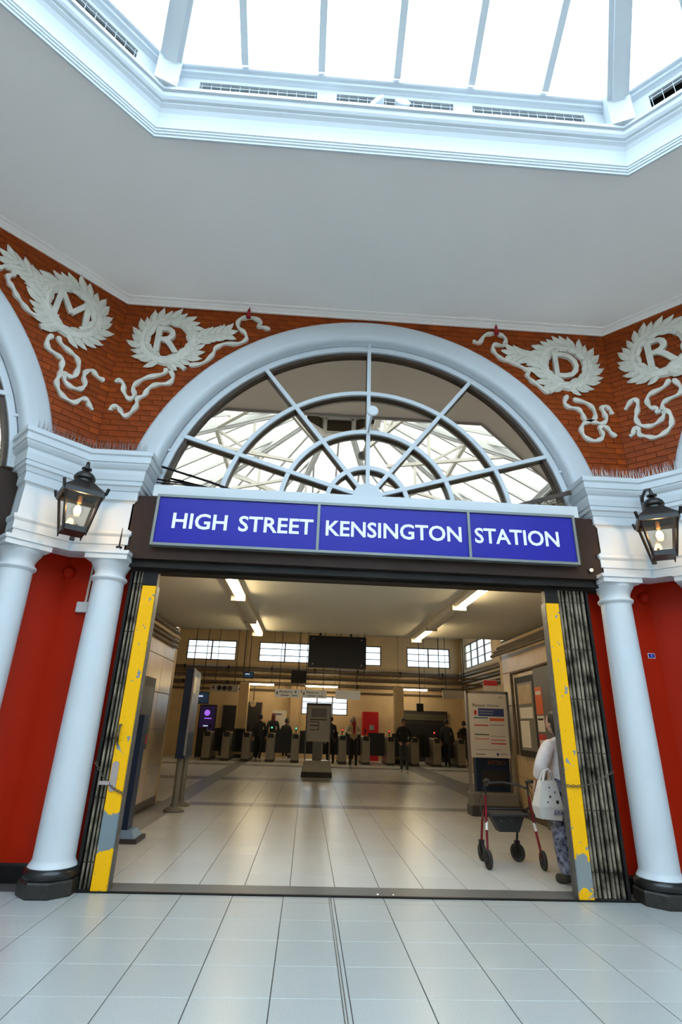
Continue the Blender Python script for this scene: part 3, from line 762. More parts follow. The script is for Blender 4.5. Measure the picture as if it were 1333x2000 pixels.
wreath(0,-2.613,5.945,'R',(-1.832,6.13),0.33,[
 [(-2.302,5.58),(-2.132,5.626),(-2.027,5.769),(-1.998,5.873),(-1.882,5.951),(-1.717,5.965),(-1.627,6.041),(-1.651,6.145),(-1.744,6.226),(-1.754,6.332),(-1.689,6.392),(-1.562,6.402),(-1.456,6.339),(-1.479,6.266),(-1.407,6.254),(-1.325,6.225)],
 [(-2.575,5.509),(-2.602,5.426),(-2.779,5.364),(-2.896,5.275),(-2.934,5.192),(-2.903,5.084),(-2.959,5.034),(-3.042,5.137),(-3.062,5.246),(-3.137,5.295),(-3.156,5.255)],
 [(-2.517,5.481),(-2.474,5.37),(-2.528,5.286),(-2.669,5.259),(-2.75,5.19),(-2.787,5.093),(-2.856,5.041),(-2.853,4.948),(-2.899,4.838),(-2.967,4.788),(-3.031,4.859),(-3.08,4.917),(-3.141,4.897),(-3.145,4.851)]],
 'cream plaster wreath with letter R left of the entrance arch', seed=3)
wreath(45,2.612,5.955,'M',(1.836,6.179),0.36,[
 [(2.417,5.664),(2.236,5.632),(2.133,5.683),(2.051,5.747),(1.988,5.824),(1.932,5.874),(1.912,5.937),(1.95,5.983),(1.937,6.036),(1.859,6.037),(1.817,5.987),(1.74,5.95)],
 [(2.492,5.495),(2.452,5.407),(2.486,5.307),(2.602,5.273),(2.657,5.245),(2.667,5.145),(2.674,5.059),(2.659,4.961),(2.693,4.863),(2.781,4.793),(2.892,4.787),(2.962,4.873),(3.022,4.89),(3.06,4.834),(3.108,4.79)],
 [(2.548,5.516),(2.601,5.441),(2.723,5.394),(2.808,5.352),(2.843,5.248),(2.822,5.113),(2.766,5.082),(2.714,5.097),(2.734,5.004),(2.818,4.96),(2.913,4.982),(2.959,5.068),(2.927,5.157),(2.935,5.24),(3.003,5.294),(3.08,5.244),(3.161,5.243)]],
 'cream plaster wreath with letter M on the left bay wall', seed=4)
wreath(0,2.633,5.945,'D',(1.856,6.105),0.34,[
 [(2.357,5.491),(2.225,5.608),(2.136,5.687),(2.094,5.756),(2.125,5.816),(2.056,5.869),(1.916,5.946),(1.796,5.981),(1.704,6.063),(1.661,6.149),(1.692,6.227),(1.817,6.222),(1.851,6.331),(1.782,6.402),(1.669,6.408),(1.566,6.369),(1.482,6.24),(1.396,6.264)],
 [(2.597,5.48),(2.546,5.365),(2.598,5.3),(2.715,5.281),(2.764,5.202),(2.789,5.123),(2.893,5.103),(2.997,5.083),(3.066,5.141),(3.057,5.236),(3.034,5.317),(3.087,5.348),(3.14,5.297),(3.16,5.23)],
 [(2.663,5.429),(2.827,5.385),(2.912,5.308),(2.928,5.173),(2.859,5.114),(2.757,5.067),(2.715,4.97),(2.752,4.867),(2.863,4.822),(2.964,4.868),(2.986,4.935),(2.961,5.0),(2.991,5.042),(3.059,5.02),(3.106,4.943),(3.164,4.908)]],
 'cream plaster wreath with letter D right of the entrance arch', seed=5)
wreath(-45,-2.606,5.93,'R',(-1.83,6.14),0.34,[
 [(-2.3,5.58),(-2.132,5.63),(-2.03,5.77),(-1.99,5.87),(-1.88,5.95),(-1.72,5.97),(-1.63,6.04),(-1.65,6.145),(-1.75,6.226)],
 [(-2.589,5.49),(-2.673,5.407),(-2.82,5.377),(-2.875,5.293),(-2.852,5.19),(-2.788,5.151),(-2.787,5.098),(-2.708,5.092),(-2.664,5.01),(-2.678,4.876),(-2.749,4.802),(-2.863,4.767),(-2.955,4.813),(-3.028,4.865),(-3.026,4.942),(-3.073,4.973),(-3.095,4.902),(-3.14,4.879)],
 [(-2.553,5.474),(-2.499,5.343),(-2.525,5.25),(-2.667,5.219),(-2.726,5.165),(-2.726,5.048),(-2.778,4.978),(-2.874,4.937),(-2.989,4.98),(-3.033,5.09),(-3.007,5.186),(-2.977,5.308),(-3.008,5.376),(-3.066,5.346),(-3.133,5.264)]],
 'cream plaster wreath with letter R at the right edge on the right bay wall', seed=6)

# red tassels hung at the top of the ribbons
for u, lb in ((-1.622,'small red tassel on a dark hook left of the arch crown'),(1.716,'small red tassel on a dark hook right of the arch crown')):
    x, y = bay_pt(0, u, RB-0.07)
    t = tag(empty('tassel', (x,y,6.36)), lb, 'tassel', 'red tassels beside the arch')
    MB().lathe([(0.028,0),(0.034,0.02),(0.030,0.06),(0.018,0.10),(0.022,0.115),(0.012,0.14)],10).build('tassel_body', tassel_red, t)
    MB().tube([(0,0,0.13),(0.004,0,0.165),(0,0.05,0.185)],0.008,6).build('hook', black_steel, t)

# ------------------------------------------------------------------ bird spikes (uncountable bristles)
def spikes(name, path, z, h, step, label, dens=2, lean=0.25, parent=None, th=0.0022):
    rnd = random.Random(len(name)); b = MB()
    for i in range(len(path)-1):
        p = Vector(path[i]); q = Vector(path[i+1]); L = (q-p).length; n = int(L/step)
        for k in range(n):
            c = p+(q-p)*((k+0.5)/n)
            for j in range(dens):
                hh = h*rnd.uniform(0.75,1.0); dx = rnd.uniform(-lean,lean)*hh; dy = rnd.uniform(-lean,lean)*hh
                a = (c.x,c.y,z); e = (c.x+dx,c.y+dy,z+hh)
                b.add([(a[0]-th,a[1],a[2]),(a[0]+th,a[1]-th,a[2]),(a[0]+th,a[1]+th,a[2]),e],[(0,1,3),(1,2,3),(2,0,3)])
    return tag(b.build(name, spike_mat), label, 'bird spikes', kind='stuff')
for thL, thR, sd in ((45,0,'left'),(0,-45,'right')):
    rr = RF-0.11
    spikes('bird_spikes', [bay_pt(thL,2.50,rr),bay_pt(thR,-rr*T,rr),bay_pt(thR,-2.50,rr)], 4.13, 0.155, 0.018, 'fine steel bird spikes along the top of the %s entablature' % sd)
spikes('bird_spikes', (oct_path(5.52)+oct_path(5.52)[:1]), 7.535, 0.07, 0.075, 'short bird spikes along the sill of the skylight glazing', dens=2, lean=0.12)
spikes('bird_spikes', (oct_path(5.44)+oct_path(5.44)[:1]), 6.965, 0.08, 0.045, 'short bird spikes along the skylight cornice ledge', dens=1, lean=0.15)

# ------------------------------------------------------------------ wall lanterns
def lantern(x, y, z0, face, label, cornerpt):
    t = tag(empty('wall_lantern', (x,y,z0), face), label, 'lantern', 'black wall lanterns with glowing bulbs')
    # local -y faces the hall; tapered square body
    hb, ht, H = 0.100, 0.165, 0.39
    b = MB(); b.box((-hb-0.008,-hb-0.008,0),(hb+0.008,hb+0.008,0.055)); b.build('base', lantern_black, t)
    for sx in (-1,1):
        for sy in (-1,1):
            MB().bar((sx*hb,sy*hb,0.0),(sx*ht,sy*ht,H),0.020,0.020).build('corner_post', lantern_black, t)
            MB().tube([(sx*(hb+0.004),sy*(hb+0.004),0.01),(sx*(hb+0.004),sy*(hb+0.004),-0.028)],[0.010,0.005],6).build('foot_drop', lantern_black, t)
    k = ht+0.014; b = MB()
    for (a,c) in (((-k,-k),(k,-k)),((k,-k),(k,k)),((k,k),(-k,k)),((-k,k),(-k,-k))): b.bar((*a,H),(*c,H),0.022,0.055)
    b.build('top_rail', lantern_black, t)
    zi = 0.05; f = zi/H; hi_ = hb+(ht-hb)*f
    for q in range(4):
        a = q*math.pi/2; c,s_ = math.cos(a), math.sin(a)
        vs = [(-hi_+0.01,-hi_,zi),(hi_-0.01,-hi_,zi),(ht-0.012,-ht,H-0.02),(-ht+0.012,-ht,H-0.02)]; vs = vs + [(x_,y_+0.003,z_) for x_,y_,z_ in vs]
        vs = [(x_*c-y_*s_, x_*s_+y_*c, z_) for x_,y_,z_ in vs]
        MB().add(vs,[(0,1,2,3),(7,6,5,4),(0,4,5,1),(1,5,6,2),(2,6,7,3),(3,7,4,0)]).build('pane', G_CLR, t)
    # roof
    ko = ht+0.028; ki = 0.075; b = MB()
    vs = [(-ko,-ko,H+0.02),(ko,-ko,H+0.02),(ko,ko,H+0.02),(-ko,ko,H+0.02)]
    ms = [(-0.13,-0.13,H+0.085),(0.13,-0.13,H+0.085),(0.13,0.13,H+0.085),(-0.13,0.13,H+0.085)]
    ts = [(-ki,-ki,H+0.15),(ki,-ki,H+0.15),(ki,ki,H+0.15),(-ki,ki,H+0.15)]
    b.add(vs+ms+ts,[(0,3,2,1)]+[(i,(i+1)%4,4+(i+1)%4,4+i) for i in range(4)]+[(4+i,4+(i+1)%4,8+(i+1)%4,8+i) for i in range(4)]+[(8,9,10,11)])
    b.build('roof', lantern_black, t)
    b = MB()
    b.add([(-0.155,-0.155,H+0.005),(0.155,-0.155,H+0.005),(0.155,0.155,H+0.005),(-0.155,0.155,H+0.005)],[(0,1,2,3),(3,2,1,0)]); b.build('reflector', lantern_inner, t)
    for sx in (-1,1):
        for sy in (-1,1): MB().bar((sx*ko*0.97,sy*ko*0.97,H),(sx*ko*1.06,sy*ko*1.06,H+0.07),0.022,0.022).build('horn', lantern_black, t)
    b = MB(); b.lathe([(0.085,H+0.145),(0.082,H+0.165),(0.088,H+0.175),(0.100,H+0.18),(0.104,H+0.195),(0.092,H+0.225),(0.066,H+0.252),(0.034,H+0.265),(0.022,H+0.285),(0.048,H+0.29),(0.050,H+0.303),(0.022,H+0.308),(0.018,H+0.34)],20)
    b.build('chimney', lantern_black, t)
    b = MB(); b.tube([(0,0,H-0.0),(0,0,H-0.075)],0.022,12); b.build('lamp_holder', mat('brass',(0.25,0.13,0.05),0.4,metal=0.8), t)
    b = MB(); b.lathe([(0.014,0.09),(0.025,0.07),(0.052,0.04),(0.064,0.0),(0.052,-0.042),(0.024,-0.062),(0.004,-0.066)],18,c=(0,0,H-0.155)); bl = b.build('bulb', G_CLR, t)
    b = MB(); b.lathe([(0.006,0.05),(0.026,0.032),(0.034,-0.002),(0.026,-0.034),(0.006,-0.042)],10,c=(0,0,H-0.15)); b.build('filament', bulb_glow, bl)
    # swan-neck bracket to the corner behind
    im = Matrix.Rotation(-face,4,'Z'); cpt = im @ Vector((cornerpt[0]-x, cornerpt[1]-y, 0))
    top = Vector((0,0,H+0.33)); w = Vector((cpt.x,cpt.y,H+0.36)); mid = (top+w)/2+Vector((0,0,0.09))
    b = MB(); b.tube([top, top+Vector((0,0,0.05))+(w-top)*0.1, mid, w-(w-top)*0.1+Vector((0,0,0.05)), w],0.017,8); b.build('bracket_arm', lantern_black, t)
    b = MB(); b.bar(w+Vector((0,0,0.08)), w+Vector((0,0,-0.32)),0.035,0.02); b.build('bracket_plate', lantern_black, t)
    lw = Vector((cpt.x,cpt.y,0.10)); b = MB(); b.bar(lw, Vector((cpt.x*0.35,cpt.y*0.35,0.12)),0.02,0.04); b.bar(lw+Vector((0,0,-0.08)),lw+Vector((0,0,0.10)),0.045,0.02); b.build('stay', lantern_black, t)
    ld = bpy.data.lights.new('lantern_light','POINT'); ld.energy = 7; ld.color = (1.0,0.62,0.28); ld.shadow_soft_size = 0.03
    lo = bpy.data.objects.new('lantern_light', ld); COL.objects.link(lo); lo.parent = t; lo.location = (0,-0.055,H-0.13)
    return t
cl = bay_pt(0,-(RF-0.15)*T,RF-0.15); cr_ = bay_pt(0,(RF-0.15)*T,RF-0.15)
lantern(cl[0]+0.13, cl[1]-0.30, 3.045, R(34), 'black lantern with glowing bulb on the left corner entablature', cl)
lantern(cr_[0]-0.09, cr_[1]-0.30, 3.09, R(-28), 'black lantern with glowing bulb on the right corner entablature', cr_)

# small ledge and niche objects
t = tag(empty('antenna', (-2.021,5.36,2.999)), 'small black aerial standing on the abacus of the left gate column', 'antenna')
MB().lathe([(0.02,0),(0.022,0.02),(0.01,0.03)],10).build('base', white_plain, t)
b = MB(); b.lathe([(0.032,0.03),(0.034,0.04),(0.012,0.05)],8); b.tube([(0,0,0.045),(0,0,0.13),(0,0,0.25)],[0.009,0.008,0.003],6); b.build('rod', black_steel, t)
RN = 7.95
t = tag(empty('junction_box', (*bay_pt(0,-3.03,RN-0.001),2.43)), 'white junction box with vertical conduit in the left red recess', 'junction box')
MB().bbox((-0.065,-0.06,0),(0.065,0.0,0.11),0.01).build('box', white_plain, t)
MB().tube([(0.02,-0.03,0.11),(0.02,-0.03,0.57)],0.014,10).build('conduit', mat('conduit_pvc',(0.6,0.55,0.52),0.5), t)
t = tag(empty('switch_plate', (*bay_pt(0,2.95,RN-0.001),2.50)), 'small white switch plate half hidden behind the right gate column', 'switch')
MB().bbox((-0.04,-0.02,0),(0.05,0.0,0.10),0.008).build('plate', white_plain, t); MB().box((-0.015,-0.026,0.04),(0.02,-0.018,0.07)).build('rocker', white_plain, t)
for u, sd in ((-3.26,'left'),(3.22,'right')):
    t = tag(empty('fire_sounder', (*bay_pt(0,u,RN-0.001),2.80)), 'round red sounder high on the wall of the %s red recess' % sd, 'sounder', 'red sounders in the recesses')
    MB().lathe([(0.065,0),(0.065,0.03),(0.05,0.06),(0.03,0.07)],20,c=(0,0,0.06),axis='y').build('body', red_paint, t)
t = tag(empty('wall_sticker', (*bay_pt(0,3.195,RN-0.001),2.19)), 'small blue and white sticker on the right red wall', 'sticker')
MB().box((-0.04,-0.003,0),(0.04,0,0.055)).build('border', sign_white, t); p = MB().box((-0.034,-0.005,0.006),(0.034,-0.002,0.049)).build('panel', sign_blue, t)
MB().lathe([(0.013,0),(0.013,0.002)],14,c=(0,-0.005,0.028),axis='y').build('mark', mat('sticker_pale',(0.2,0.25,0.6),0.5), t)

# cables and nest twigs in the ends of the fanlight sill
t = tag(empty('cable_bundle', (-1.60,5.60,3.80)), 'dark loose cables behind the left end of the white sill', 'cable')
for i, (z0, z1) in enumerate(((0.33,0.02),(0.16,0.015),(0.12,0.03))): MB().tube([(-0.25,0.05,z0),(0.3,0.1-0.02*i,(z0+z1)/2+0.02),(0.85,0.12,z1)],0.014-0.003*i,6).build('cable', black_steel, t)
b = MB(); rnd = random.Random(3)
for i in range(60):
    p = Vector((rnd.uniform(-0.2,0.2),rnd.uniform(-0.03,0.08),rnd.uniform(0.0,0.12))); d = Vector((rnd.uniform(-1,1),rnd.uniform(-0.5,0.5),rnd.uniform(-0.4,0.6))).normalized()*rnd.uniform(0.06,0.14)
    b.bar(p,p+d,0.005)
o = tag(b.build('nest_twigs', mat('dry_twigs',(0.20,0.15,0.09),0.8,var=0.4)), 'dry nest twigs at the right end of the white sill', 'nest', kind='stuff'); o.location = (2.75,5.62,3.80)
tag(MB().bar((2.25,5.66,3.83),(3.0,5.60,4.05),0.02,0.05).build('cover_strip', strip_reflection_brown), 'dark strip lying loose over the nest at the right end of the sill', 'strip')

# ------------------------------------------------------------------ floors
PX, PY = 0.438, 0.42
hall_f = tag(MB().add([(x,y,-0.004) for x,y in oct_path(RB+0.3)]+[(x,y,-0.2) for x,y in oct_path(RB+0.3)], [tuple(range(8)),tuple(range(15,7,-1))]+[(i,i+8,(i+1)%8+8,(i+1)%8) for i in range(8)]).build('floor', grout), 'pale terrazzo tiled floor of the octagonal hall', 'floor', kind='structure')
XT0, YT0 = -1.434, 4.967
tm_ = MB().bbox((-PX/2+0.003,-PY/2+0.002,-0.01),(PX/2-0.003,PY/2-0.002,0.0),0.0018).mesh('floor_tile', tile_hall)
rest = MB(); n_t = 0
def in_oct(x,y,r):
    return all((-(x-XC)*math.sin(R(45*k))+(y-YC)*math.cos(R(45*k))) < r for k in range(8))
for i in range(-16,24):
    for j in range(-22,2):
        cx = XT0+(i+0.5)*PX; cyy = YT0+(j+0.5)*PY
        y1 = cyy+PY/2
        if not in_oct(cx,cyy,RB+0.1): continue
        if j == 1: continue
        near = (cyy > 2.2) and (-3.3 < cx < 5.0)
        if near and n_t < 290: link('floor_tile', tm_, hall_f, (cx,cyy,0)); n_t += 1
        else: rest.bbox((cx-PX/2+0.003,cyy-PY/2+0.002,-0.01),(cx+PX/2-0.003,cyy+PY/2-0.002,0.0),0.0018)
# last row by the threshold
for i in range(-10,16):
    cx = XT0+(i+0.5)*PX; y0 = YT0+PY; y1 = 5.555
    rest.box((cx-PX/2+0.003,y0+0.002,-0.01),(cx+PX/2-0.003,y1,0.0))
tag(rest.build('floor_tiles_far', tile_hall, hall_f), kind='stuff')
MB().box((0.272,-2.0,-0.001),(0.278,5.54,0.0025)).build('floor_joint', metal_grey, hall_f)
MB().box((0.288,-2.0,-0.001),(0.294,5.54,0.0025)).build('floor_joint', metal_grey, hall_f)
th_ = tag(MB().box((-2.3,5.60,-0.05),(3.5,5.86,0.006)).build('floor_threshold', thresh_mat), 'dark grey granite threshold strip across the station entrance', 'threshold', kind='structure')
b = MB(); b.box((-1.9,5.555,-0.05),(3.1,5.575,0.012)); b.box((-1.9,5.585,-0.05),(3.1,5.60,0.008)); b.build('track_rail', black_steel, th_)
MB().box((-1.9,5.575,-0.05),(3.1,5.585,0.003)).build('track_slot', dark_void, th_)
for x in (0.72,0.86): MB().lathe([(0.022,0.006),(0.020,0.010)],14,c=(x,5.66,0)).build('floor_stud', chrome, th_)

PI_ = 0.418
in_f = tag(MB().box((-7.5,5.86,-0.2),(8.2,30,-0.004)).build('floor_concourse', grout), 'cream and grey terrazzo floor inside the station', 'floor', kind='structure')
def tmesh(m): return MB().bbox((-PI_/2+0.0035,-PI_/2+0.0015,-0.01),(PI_/2-0.002,PI_/2-0.0015,0.0),0.0015).mesh('floor_tile', m)
tmi, tmd = tmesh(tile_in), tmesh(tile_dark)
far_l, far_d = MB(), MB(); n_t = 0
XI0, YI0 = -0.909, 5.87
for j in range(0,57):
    for i in range(-16,22):
        cx = XI0+(i+0.5)*PI_; cyy = YI0+(j+0.5)*PI_
        if cyy < 10.9 and not (-2.75 < cx < 4.0): continue
        dark = (10.78-0.1 < cyy < 11.5) or (15.55 < cyy < 16.4) or (-2.62 < cx < -2.0) or (3.75 < cx < 4.5 and cyy > 10.9) or cyy > 20.6 and cyy < 21.4
        if cyy < 11.6 and n_t < 295: link('floor_tile', tmd if dark else tmi, in_f, (cx,cyy,0)); n_t += 1
        else: (far_d if dark else far_l).box((cx-PI_/2+0.0035,cyy-PI_/2+0.0035,-0.01),(cx+PI_/2-0.0035,cyy+PI_/2-0.0035,0.0))
tag(far_l.build('floor_tiles_far', tile_in, in_f), kind='stuff'); tag(far_d.build('dark_floor_tiles_far', tile_dark, in_f), kind='stuff')
# ------------------------------------------------------------------ station interior shell
XL, XR, ZP, YP = -2.65, 3.92, 3.10, 10.75
wl = tag(MB().box((XL-0.15,5.96,0),(XL-0.012,10.95,ZP)).build('wall_passage_left', grout), 'cream tiled left wall of the entrance passage', 'wall', kind='structure')
wr = tag(MB().box((XR+0.012,5.96,0),(XR+0.15,10.95,ZP)).build('wall_passage_right', grout), 'cream tiled right wall of the entrance passage', 'wall', kind='structure')
for x0, root, sg_ in ((XL,wl,1),(XR,wr,-1)):
    tm_ = MB().bbox((-0.412,-0.302,0),(0.412,0.302,0.014),0.006).mesh('wall_tile', cream_tile)
    for j in range(6):
        for k in range(5):
            o = link('wall_tile', tm_, root, (x0-sg_*0.012, 6.40+0.83*j, 0.32+0.61*k)); o.rotation_euler = (R(90),0,R(90) if sg_ > 0 else R(-90))
    b = MB(); b.box((min(x0,x0+sg_*0.02),5.96,0),(max(x0,x0+sg_*0.02),10.95,0.12)); tag(b.build('skirting', pipe_brown, root))
lr = MB(); lr.box((XL-0.15,10.95,0),(-2.645,11.1,ZP)); lr.box((-6.7,10.95,0),(XL,11.1,5.45)); lr.box((XR,10.95,0),(7.4,11.1,5.45)); lr.box((XL,YP,ZP+0.1),(XR,YP+0.1,5.45))
tag(lr.build('wall_return', cream_wall), 'cream return walls where the passage opens into the ticket hall', 'wall', kind='structure')
tag(MB().box((-2.8,5.78,ZP),(4.1,YP,ZP+0.12)).build('ceiling_passage', passage_ceil), 'low cream ceiling of the entrance passage', 'ceiling', kind='structure')
tag(MB().box((-6.7,YP,5.45),(7.4,26.3,5.6)).build('ceiling_concourse', hall_ceil), 'high pale ceiling of the ticket hall', 'ceiling', kind='structure')
sw = MB(); sw.box((-6.75,10.9,0),(-6.6,26.3,5.5)); tag(sw.build('wall_concourse_left', cream_wall), 'cream left wall of the ticket hall', 'wall', kind='structure')
sw = MB(); sw.box((7.25,10.9,0),(7.4,26.3,3.98)); sw.box((7.25,10.9,5.05),(7.4,26.3,5.5)); sw.box((7.25,10.9,3.98),(7.4,21.4,5.05)); sw.box((7.25,25.3,3.98),(7.4,26.3,5.05))
tag(sw.build('wall_concourse_right', cream_wall), 'cream right wall of the ticket hall with a clerestory window', 'wall', kind='structure')
YW = 26.0; cler = [(-5.77,-3.46),(-2.39,0.05),(1.05,3.43),(4.67,6.76)]
fw = MB(); fw.box((-6.7,YW,0),(7.3,YW+0.2,1.81)); fw.box((-6.7,YW,1.81),(-0.25,YW+0.2,2.62)); fw.box((1.88,YW,1.81),(7.3,YW+0.2,2.62)); fw.box((-6.7,YW,2.62),(7.3,YW+0.2,4.06)); fw.box((-6.7,YW,4.98),(7.3,YW+0.2,5.5))
xs = [-6.7]+[v for c in cler for v in c]+[7.3]
for i in range(0,len(xs),2): fw.box((xs[i],YW,4.06),(xs[i+1],YW+0.2,4.98))
tag(fw.build('wall_far', cream_wall), 'cream far wall of the ticket hall behind the ticket gates', 'wall', kind='structure')
winlab = ['clerestory window at the far left of the ticket hall','clerestory window left of the black hanging screen','clerestory window right of the black hanging screen','clerestory window near the far right corner']
def glazed(nm, lb, a, b_, z0, z1, nx, nz, y, axis='x'):
    t = tag(empty(nm, ((a+b_)/2,y,z0) if axis == 'x' else (y,(a+b_)/2,z0), 0 if axis == 'x' else R(-90)), lb, 'window', kind='structure')
    w = b_-a; h = z1-z0; f = MB()
    for (x0,x1,q0,q1) in ((-w/2,w/2,0,0.05),(-w/2,w/2,h-0.05,h),(-w/2,-w/2+0.05,0,h),(w/2-0.05,w/2,0,h)): f.box((x0,0.02,q0),(x1,0.09,q1))
    f.build('window_frame', pipe_brown, t)
    for i in range(1,nx): x = -w/2+w*i/nx; MB().box((x-0.03,0.02,0),(x+0.03,0.09,h)).build('mullion', pipe_brown, t)
    for k in range(1,nz): z = h*k/nz; MB().box((-w/2,0.03,z-0.018),(w/2,0.08,z+0.018)).build('transom', pipe_brown, t)
    for i in range(nx):
        for k in range(nz): MB().box((-w/2+w*i/nx+0.03,0.05,h*k/nz+0.018),(-w/2+w*(i+1)/nx-0.03,0.056,h*(k+1)/nz-0.018)).build('pane', G_WIN, t)
for i,(a,b_) in enumerate(cler): glazed('window_%d' % (5+i), winlab[i], a, b_, 4.06, 4.98, 2, 3, YW)
glazed('window_9', 'low bright window behind the ticket gates under the platform signs', -0.25, 1.88, 1.81, 2.62, 3, 3, YW)
glazed('window_10', 'clerestory window on the right side wall of the ticket hall', 21.4, 25.3, 3.98, 5.05, 4, 3, 7.25, 'y')
# pipes, beams and trunking
def runs(name, label, pts_list, cat='pipework', m=pipe_brown):
    t = tag(empty(name, pts_list[0][0][0]), label, cat); o0 = Vector(pts_list[0][0][0])
    for pts, r, mm in pts_list: MB().tube([Vector(p)-o0 for p in pts], r, 8).build('pipe', mm, t)
    return t
runs('wall_pipes', 'dark pipes running along the top of the left passage wall', [([(XL+0.05,6.0,2.72+0.09*i),(XL+0.05,10.95,2.72+0.09*i)],0.028,pipe_brown if i != 2 else pipe_cream) for i in range(4)])
runs('wall_pipes', 'dark pipes running along the top of the right passage wall', [([(XR-0.07-0.07*i,6.0,2.95-0.08*i),(XR-0.07-0.07*i,10.95,2.95-0.08*i)],0.032,pipe_brown) for i in range(3)]+[([(XR-0.04,8.3,2.9),(XR-0.04,8.3,2.45),(XR-0.04,10.4,2.42),(XR-0.04,10.4,1.0)],0.028,pipe_brown)])
for z, lb, dy in ((3.68,'thick dark duct along the far wall under the clerestory windows',0.16),(3.08,'dark trunking along the far wall above the platform signs',0.10)):
    t = tag(empty('wall_duct', (0.3,YW-dy-0.03,z)), lb, 'duct')
    MB().tube([(-6.8,0,0),(6.8,0,0)],dy*0.75,10).build('duct', pipe_brown, t)
    for x in range(-6,7,2): MB().box((x-0.04,-dy*0.8,-dy*0.8),(x+0.04,dy,dy*0.8)).build('bracket', black_steel, t)
    MB().tube([(-6.8,0.05,-0.28),(6.8,0.05,-0.28)],0.045,8).build('cable_tray', pipe_brown, t)
tr = tag(empty('hung_truss', (0.3,21.8,3.0)), 'dark signal gantry hung over the ticket gates', 'gantry')
MB().box((-6.6,-0.08,0.0),(6.6,0.08,0.07)).build('lower_beam', pipe_brown, tr)
MB().box((-6.6,-0.08,0.24),(6.6,0.08,0.29)).build('upper_beam', pipe_brown, tr)
for x in (-4.8,-2.85,1.9,4.9,5.9): MB().tube([(x,0,0.2),(x,0,2.45)],0.02,6).build('hanger_rod', black_steel, tr)
# right side duct stack below the side window
t = tag(empty('wall_pipes', (7.2,24,3.0)), 'stack of pale pipes under the right side clerestory window', 'pipework')
for i in range(6): MB().tube([(-0.08,-7,0.1+0.14*i),(-0.08,1.9,0.1+0.14*i)],0.055,8).build('pipe', pipe_cream if i % 2 else pipe_brown, t)
# pillars of the ticket hall
for x, y, lb in ((-2.75,24.7,'cream pillar behind the left ticket gates'),(3.95,24.2,'cream pillar behind the right ticket gates'),(-0.55,25.75,'cream pillar left of the low bright window')):
    t = tag(empty('pillar', (x,y,0)), lb, 'pillar', 'pillars of the ticket hall'); MB().bbox((-0.2,-0.2,0),(0.2,0.2,3.0),0.02).build('shaft', cream_tile, t); MB().box((-0.22,-0.22,0),(0.22,0.22,0.15)).build('base', dark_foot, t)
# doorways on the far wall; dark panels painted for the shade inside
for i,(a,b_,z1,lb) in enumerate(((-3.79,-3.19,2.08,'dark narrow doorway beside the purple screen'),(-2.69,-2.04,2.25,'dark doorway with pale frame on the far wall'))):
    t = tag(empty('door_%d' % (i+1), ((a+b_)/2,YW,0)), lb, 'door', kind='structure'); w = (b_-a)/2
    MB().box((-w,-0.05,0),(w,0,z1)).build('door_leaf', dark_void, t)
    f = MB(); f.box((-w-0.04,-0.08,0),(-w,0,z1+0.04)); f.box((w,-0.08,0),(w+0.04,0,z1+0.04)); f.box((-w,-0.08,z1),(w,0,z1+0.04)); f.build('door_frame', pipe_cream, t)
t = tag(empty('kiosk', (5.4,YW,0)), 'dark shuttered kiosk front on the right of the far wall', 'kiosk')
MB().box((-1.08,-0.15,0),(1.08,-0.005,2.13)).build('shutter_box', dark_void, t); MB().box((-0.9,-0.19,1.72),(1.0,-0.15,1.98)).build('name_board', mat('olive_board',(0.06,0.055,0.03),0.5), t)
for k in range(9): MB().box((-1.0,-0.165,0.2+0.16*k),(1.0,-0.15,0.33+0.16*k)).build('slat', dark_plastic, t)

# ------------------------------------------------------------------ lamps
for x, lb in ((-1.04,'left run of fluorescent lamps on the passage ceiling'),(2.11,'right run of fluorescent lamps on the passage ceiling')):
    t = tag(empty('batten_lamp', (x,8.5,ZP)), lb, 'lamp', 'passage ceiling lamps')
    b = MB(); b.box((-0.13,-2.6,-0.02),(0.13,2.2,0)); b.box((-0.10,-2.6,-0.05),(0.10,2.2,-0.02)); b.build('housing', lamp_body, t)
    MB().strip([(0.095*math.cos(R(180+18*i)),-0.05+0.07*math.sin(R(180+18*i))) for i in range(11)],[(0.10*math.cos(R(180+18*i)),-0.045+0.075*math.sin(R(180+18*i))) for i in range(11)],-1.0,0.75).build('blank_cover', lamp_body, t)
    for y0,y1 in ((-2.55,-1.05),(0.8,2.15)):
        MB().tube([(0.03,y0,-0.085),(0.03,y1,-0.085)],0.026,10).build('tube', lamp_tube, t)
        MB().strip([(-0.10,-0.05),(-0.04,-0.075)],[(-0.10,-0.045),(-0.04,-0.07)],y0,y1).build('reflector', lamp_body, t)
        for yy in (y0-0.03,y1): MB().box((-0.10,yy,-0.125),(0.10,yy+0.03,-0.02)).build('end_cap', lamp_body, t)
lab = ['far left','left','left centre','centre','right centre','far right']
for k,(x,y) in enumerate(((-4.8,20.5),(-2.0,19.5),(-0.9,22.5),(1.6,22.5),(3.6,20.0),(5.8,19.5))):
    t = tag(empty('hall_lamp', (x,y,5.2)), 'fluorescent lamp under the ticket hall ceiling, %s' % lab[k], 'lamp', 'ticket hall lamps')
    MB().box((-0.1,-0.7,0.03),(0.1,0.7,0.08)).build('housing', lamp_body, t); MB().tube([(0,-0.65,0),(0,0.65,0)],0.03,8).build('tube', lamp_tube, t)
    for yy in (-0.5,0.5): MB().tube([(0,yy,0.08),(0,yy,0.25)],0.008,6).build('rod', black_steel, t)
